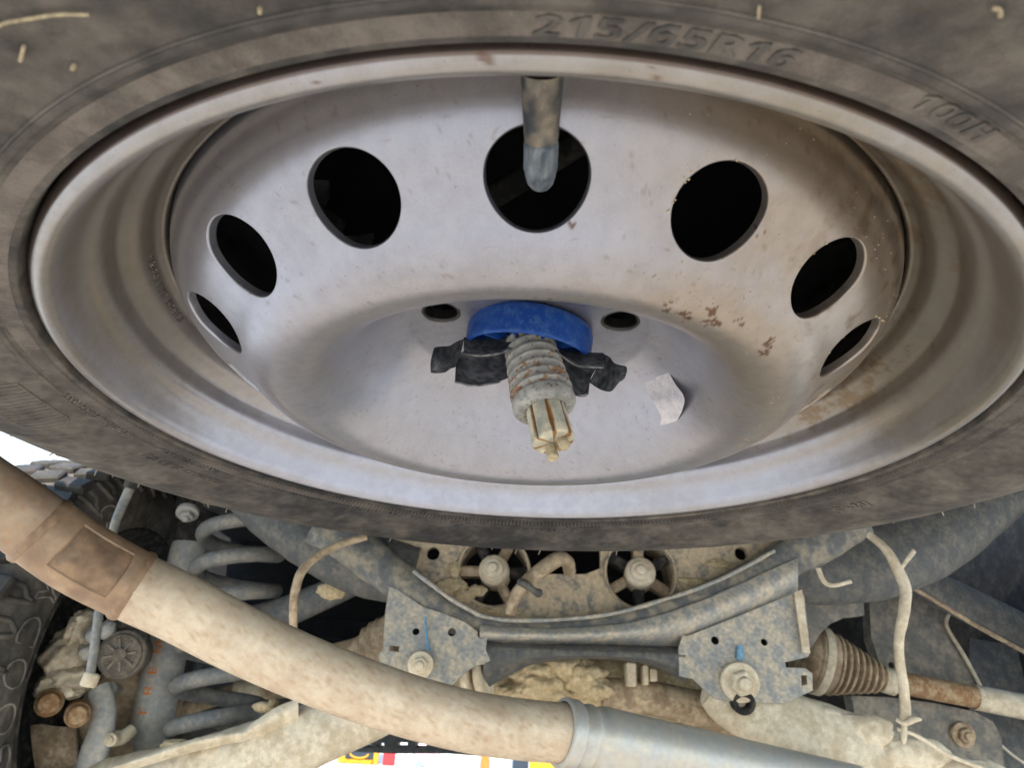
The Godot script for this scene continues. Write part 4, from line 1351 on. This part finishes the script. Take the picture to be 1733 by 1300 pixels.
	tz(cr, "cable", [[1470, 905, -.63, 7], [1500, 932, -.615, 8], [1522, 970, -.61, 10.5], [1532, 1000, -.61, 10.5], [1528, 1040, -.61, 10.5], [1521, 1080, -.615, 9], [1522, 1120, -.62, 9], [1528, 1160, -.625, 9.5], [1532, 1205, -.635, 9.5], [1530, 1216, -.64, 9.5]], M.dust, 16, 8, 0.1)
	tz(cr, "side_tag", [[1524, 962, -.605, 4], [1540, 940, -.61, 5], [1546, 932, -.615, 5]], M.dust, 8, 3, 0.1, 0.4)
	tz(cr, "cable_tie", [[1517, 1218, -.625, 4.5], [1530, 1224, -.62, 5.5], [1545, 1218, -.625, 6.5], [1558, 1218, -.63, 2.5]], M.dust, 10, 4, 0.15)
	tz(cr, "tie_tail", [[1530, 1228, -.625, 5], [1529, 1245, -.625, 6], [1528, 1258, -.63, 4]], M.dust, 8, 3, 0.2)
	var rod := thing("stabiliser_link", "thin grey rod passing behind the exhaust pipe to the left brake", "rod", on_z(152, 1152, -.60))
	tz(rod, "rod", [[223, 822, -.62, 9], [205, 862, -.62, 8.5], [192, 900, -.615, 8], [178, 980, -.61, 8.5], [168, 1040, -.60, 8.5], [160, 1100, -.60, 8.5], [152, 1152, -.60, 8.5]], M.spring_grey, 16, 6)
	tz(rod, "upper_boot", [[232, 800, -.62, 12], [226, 815, -.62, 14], [220, 828, -.62, 12]], M.black_rubber, 16, 4)
	g = Geo.new()
	var k9 := depth_z(152, 1152, -.6) / F
	lathe(g, [[8 * k9, -0.010], [13 * k9, -0.008], [13 * k9, 0.004], [10 * k9, 0.006], [7 * k9, 0.006]], 28, on_z(152, 1154, -.6), Vector3(-0.15, -1, 0))
	put(rod, "end_cap", g.mesh(M.dust))

func build_road_wheel() -> void:
	var C := Vector3(-0.65, 0.40, -0.955)
	var root := thing("left_rear_wheel", "black chunky off-road tyre and wheel at the left edge", "wheel", Vector3(-0.76, 0.046, -0.955))
	var sp := smooth([[0.238, -0.012], [0.2395, 0.0], [0.243, 0.006], [0.252, 0.010], [0.265, 0.0145], [0.28, 0.0165], [0.295, 0.0155], [0.310, 0.011], [0.325, 0.003], [0.336, -0.008], [0.342, -0.022], [0.344, -0.04], [0.344, -0.12], [0.344, -0.18], [0.329, -0.215], [0.31, -0.232], [0.28, -0.238], [0.24, -0.225]], 4)
	var g := Geo.new()
	lathe(g, sp, 240, C, Vector3.RIGHT)
	var tint := func(p): return Color(0.05, 0.049, 0.047).lerp(Color(0.25, 0.215, 0.175), clampf(0.42 + fb(p, 12.0) * 0.6 + fb(p, 60.0) * 0.25, 0, 1))
	var dark_tint := func(p): return tint.call(p) * 0.42
	var tyre := put(root, "tyre", g.mesh(M.rubber, tint))
	g = Geo.new()
	lathe(g, smooth([[0.244, 0.007], [0.2415, 0.0095], [0.2375, 0.0085], [0.2345, 0.004], [0.232, -0.004], [0.228, -0.01], [0.222, -0.03], [0.218, -0.08], [0.214, -0.17], [0.19, -0.185], [0.05, -0.18]], 4), 200, C, Vector3.RIGHT, 2)
	put(root, "rim", g.mesh(M.black_rubber))
	# tread blocks: two staggered shoulder rows and a centre row, with grooves between
	var fr := frame_of(Vector3.RIGHT)
	for row in [[-0.018, 0.0, 0.05, 0.030], [-0.075, 0.5, 0.045, 0.034], [-0.125, 0.0, 0.04, 0.034]]:
		for j in 44:
			var a: float = TAU * (j + row[1]) / 44
			var d := fr * Vector3(sin(a), 0, cos(a))
			if d.y < 0.25 and not (d.z > 0.2 and d.y > -0.35): continue
			g = Geo.new()
			var t := Vector3.RIGHT.cross(d)
			var skew := Basis(d, 0.25 if j % 2 else -0.18)
			block(g, Transform3D(skew * Basis(Vector3.RIGHT, d, t), C + d * 0.346 + Vector3(row[0], 0, 0)), Vector3(row[2], 0.016, row[3]), 0.003)
			put(tyre, "tread_block", g.mesh(M.rubber, dark_tint))
	# side lugs and outlined letters on the sidewall
	var xs := func(r: float) -> float:
		for i in sp.size() - 1:
			if sp[i + 1][0] >= r: return lerpf(sp[i][1], sp[i + 1][1], (r - sp[i][0]) / maxf(sp[i + 1][0] - sp[i][0], 1e-6))
		return 0.0
	var pt := func(r: float, a: float, lift: float) -> Vector3:
		return C + Vector3(xs.call(r) + lift, cos(a) * r, sin(a) * r)
	for j in 44:
		var a := TAU * j / 44
		if sin(a) < 0.0: continue
		g = Geo.new()
		var q := []
		for e in [[0.336, -0.03], [0.322, -0.034], [0.315, 0.0 if j % 2 else -0.02], [0.309 - 0.008 * (j % 2), 0.012], [0.322, 0.03], [0.336, 0.034]]:
			var p: Vector3 = pt.call(e[0], a + e[1], 0.001)
			q.append([p.x, p.y, p.z, 0.0042])
		tube(g, q, 8, 2)
		put(tyre, "side_lug", g.mesh(M.rubber, tint))
	var letters := {"O": [[0, 0.5], [0.12, 0.85], [0.4, 1.0], [0.6, 1.0], [0.88, 0.85], [1, 0.5], [0.88, 0.15], [0.6, 0], [0.4, 0], [0.12, 0.15], [0, 0.5]],
		"D": [[0, 0], [0, 1], [0.5, 1], [0.85, 0.82], [1, 0.5], [0.85, 0.18], [0.5, 0], [0, 0]],
		"Y": [[0, 1], [0.25, 1], [0.5, 0.65], [0.75, 1], [1, 1], [0.62, 0.42], [0.62, 0], [0.38, 0], [0.38, 0.42], [0, 1]],
		"E": [[0, 0], [0, 1], [1, 1], [1, 0.78], [0.35, 0.78], [0.35, 0.62], [0.9, 0.62], [0.9, 0.40], [0.35, 0.40], [0.35, 0.22], [1, 0.22], [1, 0], [0, 0]],
		"A": [[0, 0], [0.38, 1], [0.62, 1], [1, 0], [0.72, 0], [0.62, 0.25], [0.38, 0.25], [0.28, 0], [0, 0]],
		"G": [[1, 0.8], [0.6, 1], [0.3, 1], [0, 0.7], [0, 0.3], [0.3, 0], [0.7, 0], [1, 0.2], [1, 0.5], [0.55, 0.5]],
		"R": [[0, 0], [0, 1], [0.7, 1], [1, 0.8], [1, 0.6], [0.75, 0.45], [1, 0], [0.7, 0], [0.4, 0.4], [0.25, 0.4], [0.25, 0], [0, 0]]}
	var h := on_x(20, 1140, -0.636) - C
	var a1 := atan2(h.z, h.y)
	var word := "GOODYEAR"
	for j in word.length():
		var ac := a1 - (j - 2) * 0.19
		g = Geo.new()
		var q := []
		for e in letters[word[j]]:
			var p: Vector3 = pt.call(0.262 + 0.040 * e[1], ac - (e[0] - 0.5) * 0.125, 0.0008)
			q.append([p.x, p.y, p.z, 0.0016])
		tube(g, q, 8, 2)
		put(tyre, "raised_letter", g.mesh(M.rubber, func(p): return tint.call(p) * 2.3))
	# ---- brake and knuckle inside the wheel
	var kn := thing("left_wheel_carrier", "dusty blue-grey wheel carrier with brake bolts inside the left wheel", "wheel carrier", on_z(180, 1230, -.84))
	tz(kn, "arm", [[168, 1165, -.84, 22], [176, 1200, -.835, 24], [172, 1240, -.83, 27], [160, 1275, -.83, 30], [150, 1330, -.83, 36]], M.shock, 20, 6, 0.05, 0.6)
	tz(kn, "upper_web", [[188, 1165, -.88, 12], [214, 1172, -.94, 10], [240, 1170, -.98, 9]], M.shock, 12, 4, 0.05)
	tz(kn, "lower_web", [[185, 1250, -.84, 16], [208, 1248, -.84, 14], [225, 1235, -.85, 12]], M.dust, 12, 4, 0.08)
	bolt(kn, 189, 1252, -.815, 7, M.dust)
	var g2 := Geo.new()
	lathe(g2, [[0.0005, -0.02], [0.075, -0.02], [0.08, -0.014], [0.08, 0.0], [0.072, 0.004], [0.0005, 0.004]], 60, on_z(228, 1205, -.93), Vector3(0.75, 0, 0.65))
	put(kn, "hub_disc", g2.mesh(M.brown_dust))
	g2 = Geo.new()
	var rows := []
	for q in [[52, 1228, 1300], [70, 1226, 1310], [95, 1230, 1320], [128, 1231, 1325]]:
		rows.append([on_z(q[0], q[1], -.86), on_z(q[0] + 3, (q[1] + q[2]) / 2.0, -.845), on_z(q[0] + 8, q[2], -.86)])
	sheet(g2, smooth_grid(rows, 4, 4), Vector3(0, 0, -0.006))
	put(kn, "dust_shield", g2.mesh(M.brown_dust))
	var cal := thing("brake_caliper", "tan dusty brake caliper inside the left wheel", "brake caliper", on_z(120, 1150, -.82))
	g2 = Geo.new()
	for q in [[112, 1110, 34, 42, 0.03, 1.0], [118, 1150, 40, 24, 0.03, 2.0], [95, 1165, 26, 22, 0.03, 3.0], [138, 1070, 20, 30, 0.03, 4.0], [150, 1050, 16, 18, 0.03, 5.0], [120, 1170, 20, 12, 0.025, 6.0]]:
		var k1 := depth_z(q[0], q[1], -.83) / F
		lump(g2, on_z(q[0], q[1], -.83), Vector3(q[2] * k1, q[3] * k1, q[4]), q[5] * 4.1, 0.35)
	put(cal, "body", g2.mesh(M.dust))
	for q in [[84, 1190, 22], [132, 1210, 20]]:
		g2 = Geo.new()
		var p := on_z(q[0], q[1], -.80)
		var k2 := depth_z(q[0], q[1], -.80) / F
		var r: float = q[2] * k2
		lathe(g2, [[r, -0.035], [r, 0.0], [r * 0.96, 0.002], [r * 0.8, 0.0022], [r * 0.78, 0.010], [r * 0.6, 0.0115], [0.0004, 0.0115]], 36, p, Vector3(0.55, -0.1, 1))
		put(cal, "guide_pin", g2.mesh(M.rusty))
	bolt(cal, 122, 1172, -.79, 8, M.dust, "bleed_bolt", false)
	for q in [[158, 1075, 12, 14], [184, 1066, 12, 16], [148, 1105, 13, 12]]:
		g2 = Geo.new()
		var k3 := depth_z(q[0], q[1], -.80) / F
		lump(g2, on_z(q[0], q[1], -.80), Vector3(q[2] * k3, q[3] * k3, 0.014), q[0] * 0.1, 0.15)
		put(cal, "clip", g2.mesh(M.shock))
	var act := thing("brake_actuator", "round grey parking brake motor with star-shaped ribs beside the left caliper", "brake motor", on_z(208, 1110, -.80))
	var ka := depth_z(208, 1110, -.80) / F
	var ca := on_z(206, 1108, -.80)
	var aa := Vector3(0.15, -0.1, 1).normalized()
	g2 = Geo.new()
	lathe(g2, smooth([[34 * ka, -0.05], [38 * ka, -0.02], [40 * ka, -0.006], [38 * ka, -0.001], [34 * ka, 0.0], [33 * ka, 0.003], [29 * ka, 0.0045], [12 * ka, 0.0045], [0.0004, 0.0045]], 4), 48, ca, aa)
	put(act, "housing", g2.mesh(M.motor))
	var fa := frame_of(aa)
	g2 = Geo.new()
	prism(g2, ca + aa * 0.003, aa, 12 * ka, 8, 0.007, 0.001)
	put(act, "centre_boss", g2.mesh(M.motor))
	for j in 8:
		g2 = Geo.new()
		var a := TAU * j / 8 + 0.2
		var d := fa * Vector3(sin(a), 0, cos(a))
		block(g2, Transform3D(Basis(d, aa, d.cross(aa)), ca + d * 18 * ka + aa * 0.006), Vector3(18 * ka, 0.005, 3.5 * ka), 0.001)
		put(act, "rib", g2.mesh(M.plate_grey))
	g2 = Geo.new()
	tube(g2, zt([[170, 1068, -.81, 12], [190, 1058, -.81, 14], [222, 1056, -.81, 13], [242, 1072, -.81, 10], [240, 1095, -.81, 8]]), 14, 5)
	put(act, "plug", g2.mesh(M.black_rubber))

func build_body() -> void:
	# floor of the boot above the spare, the well's walls and the cabin floor farther ahead
	var body := thing("car_underbody", "black underside of the car body above the spare wheel and axle", "car body", Vector3(0, 0.80, -1.0))
	var g := Geo.new()
	block(g, Transform3D(Basis(), Vector3(0.1, 0.752, -0.45)), Vector3(1.55, 0.06, 1.95), 0.01)
	put(body, "boot_floor", g.mesh(M.dark))
	g = Geo.new()
	block(g, Transform3D(Basis(), Vector3(0.0, 0.68, -1.42)), Vector3(2.0, 0.36, 0.03), 0.005)
	put(body, "bulkhead", g.mesh(M.dark))
	g = Geo.new()
	block(g, Transform3D(Basis(), Vector3(0.1, 0.53, -2.5)), Vector3(1.7, 0.06, 2.2), 0.01)
	put(body, "cabin_floor", g.mesh(M.dark))
	for s in [[-0.60, -1.75, 0.6], [1.02, -1.1, 0.9]]:
		g = Geo.new()
		block(g, Transform3D(Basis(), Vector3(s[0], 0.60, s[1])), Vector3(0.03, 0.46, s[2]), 0.01)
		put(body, "wheel_house_wall", g.mesh(M.liner))
	g = Geo.new()
	block(g, Transform3D(Basis(), Vector3(-0.1, 0.46, -1.62)), Vector3(1.7, 0.20, 0.34), 0.03)
	put(body, "fuel_tank", g.mesh(M.black_rubber))
	g = Geo.new()
	block(g, Transform3D(Basis(Vector3.UP, -0.15), Vector3(1.18, 0.50, -1.34)), Vector3(1.2, 0.62, 0.03), 0.01)
	put(body, "wheel_liner", g.mesh(M.liner))
	g = Geo.new()
	block(g, Transform3D(Basis(), Vector3(0.1, 0.90, 0.50)), Vector3(1.6, 0.20, 0.06), 0.02)
	put(body, "rear_skirt", g.mesh(M.dark))
	g = Geo.new()
	var r0 := at(835, 332, 0.40)
	var r1 := at(985, 238, 0.36)
	var rd := r1 - r0
	r0 -= rd * 0.8
	r1 += rd * 1.6
	tube(g, [[r0.x, r0.y, r0.z, 0.0072], [r1.x, r1.y, r1.z, 0.0066]], 14, 1)
	put(body, "brace_rod", g.mesh(M.black_rubber))
	g = Geo.new()
	block(g, Transform3D(Basis(), Vector3(-0.84, 0.86, 0.165)), Vector3(0.32, 0.26, 0.72), 0.03)
	put(body, "added_sun_blocker", g.mesh(M.dark))  # unseen box added to keep direct sun off the left wheel and brake
	g = Geo.new()
	block(g, Transform3D(Basis(), Vector3(1.05, 0.84, 0.0)), Vector3(0.50, 0.30, 1.05), 0.03)
	put(body, "added_sun_blocker", g.mesh(M.dark))  # its unseen right-hand counterpart, added to block sun from the trailing link
	plate(body, "hanger_bracket", [[490, 250], [560, 262], [556, 330], [545, 352], [566, 360], [583, 375], [578, 398], [600, 400], [632, 394], [618, 460], [490, 460]], -0.07, 0.004, [], M.steel_dark)
	# dark perforated beam far ahead
	var fb2 := thing("front_crossmember", "dark perforated beam under the car far beyond the pipe", "crossmember", on_z(800, 1270, -2.1))
	plate(fb2, "beam", [[560, 1225], [690, 1225], [760, 1235], [1100, 1262], [1400, 1290], [1400, 1330], [1100, 1300], [900, 1287], [760, 1276], [660, 1276], [560, 1270]], -2.1, 0.12,
		[[[617, 1259], [629, 1259], [629, 1265], [617, 1265]], [[637, 1258], [650, 1258], [650, 1265], [637, 1265]], [[670, 1257], [690, 1257], [690, 1264], [670, 1264]], [[702, 1258], [722, 1258], [722, 1265], [702, 1265]]], M.steel_dark)

func board(px0: float, px1: float, top: float, z: float, m: Material, label: String, n := "display_board") -> Node3D:
	var a := on_z(px0, 1290, z)
	var b := on_z(px1, 1290, z)
	var root := thing(n, label, "board", Vector3((a.x + b.x) / 2, 0, z), "boards standing beyond the car")
	var g := Geo.new()
	block(g, Transform3D(Basis(), Vector3((a.x + b.x) / 2, top / 2 + 0.002, z)), Vector3(b.x - a.x, top, 0.03), 0.004)
	put(root, "panel", g.mesh(m))
	return root

func build_far() -> void:
	var z := -5.0
	var y := board(572, 640, 0.6, z, M.yellow, "yellow board with a black panel and yellow crest, beyond the car", "yellow_board")
	var a := on_z(584, 1290, z)
	var b := on_z(632, 1290, z)
	var g := Geo.new()
	block(g, Transform3D(Basis(), Vector3((a.x + b.x) / 2, 0.28, z + 0.02)), Vector3(b.x - a.x, 0.5, 0.012), 0.002)
	put(y, "black_panel", g.mesh(M.navy))
	var cx := (a.x + b.x) / 2
	var cy := on_z(608, 1285, z).y
	for q in [[0.085, 0.020, 0.0], [0.075, 0.012, -0.035], [0.06, 0.012, 0.035]]:
		g = Geo.new()
		var pts := []
		for j in 13:
			var t := PI * j / 12.0
			pts.append([cx + cos(t) * q[0], cy + q[2] - sin(t) * q[0] * 0.45, z + 0.028, q[1] * 0.5])
		tube(g, pts, 8, 1)
		put(y, "crest_curl", g.mesh(M.yellow))
	board(648, 668, 0.6, z + 0.02, M.red, "narrow red board right of the yellow crest board", "red_board")
	var w := board(669, 700, 0.6, z, M.white, "white board next to the narrow red one", "white_board")
	board(701, 742, 0.6, z + 0.01, M.pink, "pale pink board between the white ones", "pink_board")
	var p := on_z(710, 1293, z)
	g = Geo.new()
	block(g, Transform3D(Basis(Vector3.BACK, 0.6), Vector3(p.x, p.y, z + 0.035)), Vector3(0.05, 0.05, 0.01), 0.004)
	put(w, "blue_mark", g.mesh(M.pale_blue))
	board(744, 812, 0.6, z, M.white, "wide white board left of the orange one", "white_board")
	board(814, 828, 0.6, z + 0.01, M.board_orange, "thin orange board between white boards", "orange_board")
	board(830, 866, 0.6, z, M.white, "white board right of the thin orange one", "white_board")
	board(868, 894, 0.6, z + 0.01, M.navy, "dark teal board left of the small yellow one", "dark_board")
	board(896, 940, 0.6, z, M.yellow, "plain small yellow board at the right end of the row", "yellow_board")

func build_litter() -> void:
	# dry stalks stuck to the near sidewall
	for q in [[[[-12, 42], [14, 27], [50, 22], [100, 16], [152, 15]], 4.5, "long bent straw stuck to the tyre at the upper left corner"], [[[36, 92], [39, 80], [42, 68]], 5.0, "short straw stub below the long bent straw"], [[[124, 108], [127, 101]], 5.5, "pale seed husk on the sidewall right of the short stub"], [[[441, 12], [441, 3]], 5.0, "pale crumb on the sidewall above the rim's left half"], [[[1283, 20], [1285, 2]], 4.0, "pale straw bit above the tyre size lettering"], [[[1678, 2], [1690, 6], [1692, 16]], 5.0, "curled husk at the upper right corner"]]:
		var pts := []
		for e in q[0]:
			var c := on_tyre(e[0], e[1])
			var p := tyre_point(c.x, c.y, 0.0012) + Vector3(0, LIP, 0)
			pts.append([p.x, p.y, p.z, q[1] * 0.11 / F])
		var o := thing("straw", q[2], "straw", Vector3(pts[0][0], pts[0][1], pts[0][2]), "bits of straw on the tyre")
		var g := Geo.new()
		tube(g, pts, 8, 5, true, 0.1)
		put(o, "stalk", g.mesh(M.straw))

func _ready() -> void:
	# ---------------- camera, sky, sun, exposure
	var cam := Camera3D.new()
	cam.name = "camera"
	cam.transform = Transform3D(view, eye)
	cam.fov = 57.0
	var lens := CameraAttributesPhysical.new()
	lens.frustum_focal_length = 12.0 / tan(deg_to_rad(28.5))
	lens.exposure_aperture = 17.0
	lens.frustum_focus_distance = 0.38
	lens.frustum_near = 0.01
	lens.frustum_far = 900.0
	cam.attributes = lens
	cam.fov = 57.0
	cam.near = 0.01
	cam.far = 900.0
	add_child(cam)
	cam.current = true
	var env := Environment.new()
	env.background_mode = Environment.BG_SKY
	var sm := ProceduralSkyMaterial.new()
	sm.sky_top_color = Color(0.56, 0.70, 0.88)
	sm.sky_horizon_color = Color(0.90, 0.96, 0.94)
	sm.sky_curve = 0.25
	sm.ground_bottom_color = Color(0.45, 0.42, 0.37)
	sm.ground_horizon_color = Color(0.75, 0.75, 0.72)
	sm.energy_multiplier = 1.2
	var sky := Sky.new()
	sky.sky_material = sm
	env.sky = sky
	env.tonemap_mode = Environment.TONE_MAPPER_LINEAR
	env.tonemap_exposure = 2.85
	env.sdfgi_enabled = true
	env.ssao_enabled = true
	env.ssil_enabled = true
	var we := WorldEnvironment.new()
	we.name = "world_environment"
	we.environment = env
	add_child(we)
	var sun := DirectionalLight3D.new()
	sun.name = "sun"
	sun.light_energy = 1.4
	sun.light_color = Color(1.0, 0.97, 0.93)
	sun.light_angular_distance = 0.5
	sun.shadow_enabled = true
	sun.look_at_from_position(Vector3(-0.15, 1.75, 3.0), Vector3.ZERO)
	add_child(sun)

	nz.seed = 3
	nz.noise_type = FastNoiseLite.TYPE_SIMPLEX_SMOOTH
	nz.frequency = 1.0
	nz.fractal_octaves = 4
	make_materials()

	# ---------------- structure
	var gp := PlaneMesh.new()
	gp.size = Vector2(400, 400)
	gp.material = M.ground
	var ground := MeshInstance3D.new()
	ground.name = "ground"
	ground.mesh = gp
	ground.set_meta("kind", "structure")
	add_child(ground)
	build_body()
	build_far()
	# ---------------- objects
	build_spare()
	build_hoist()
	build_axle()
	build_road_wheel()
	build_litter()
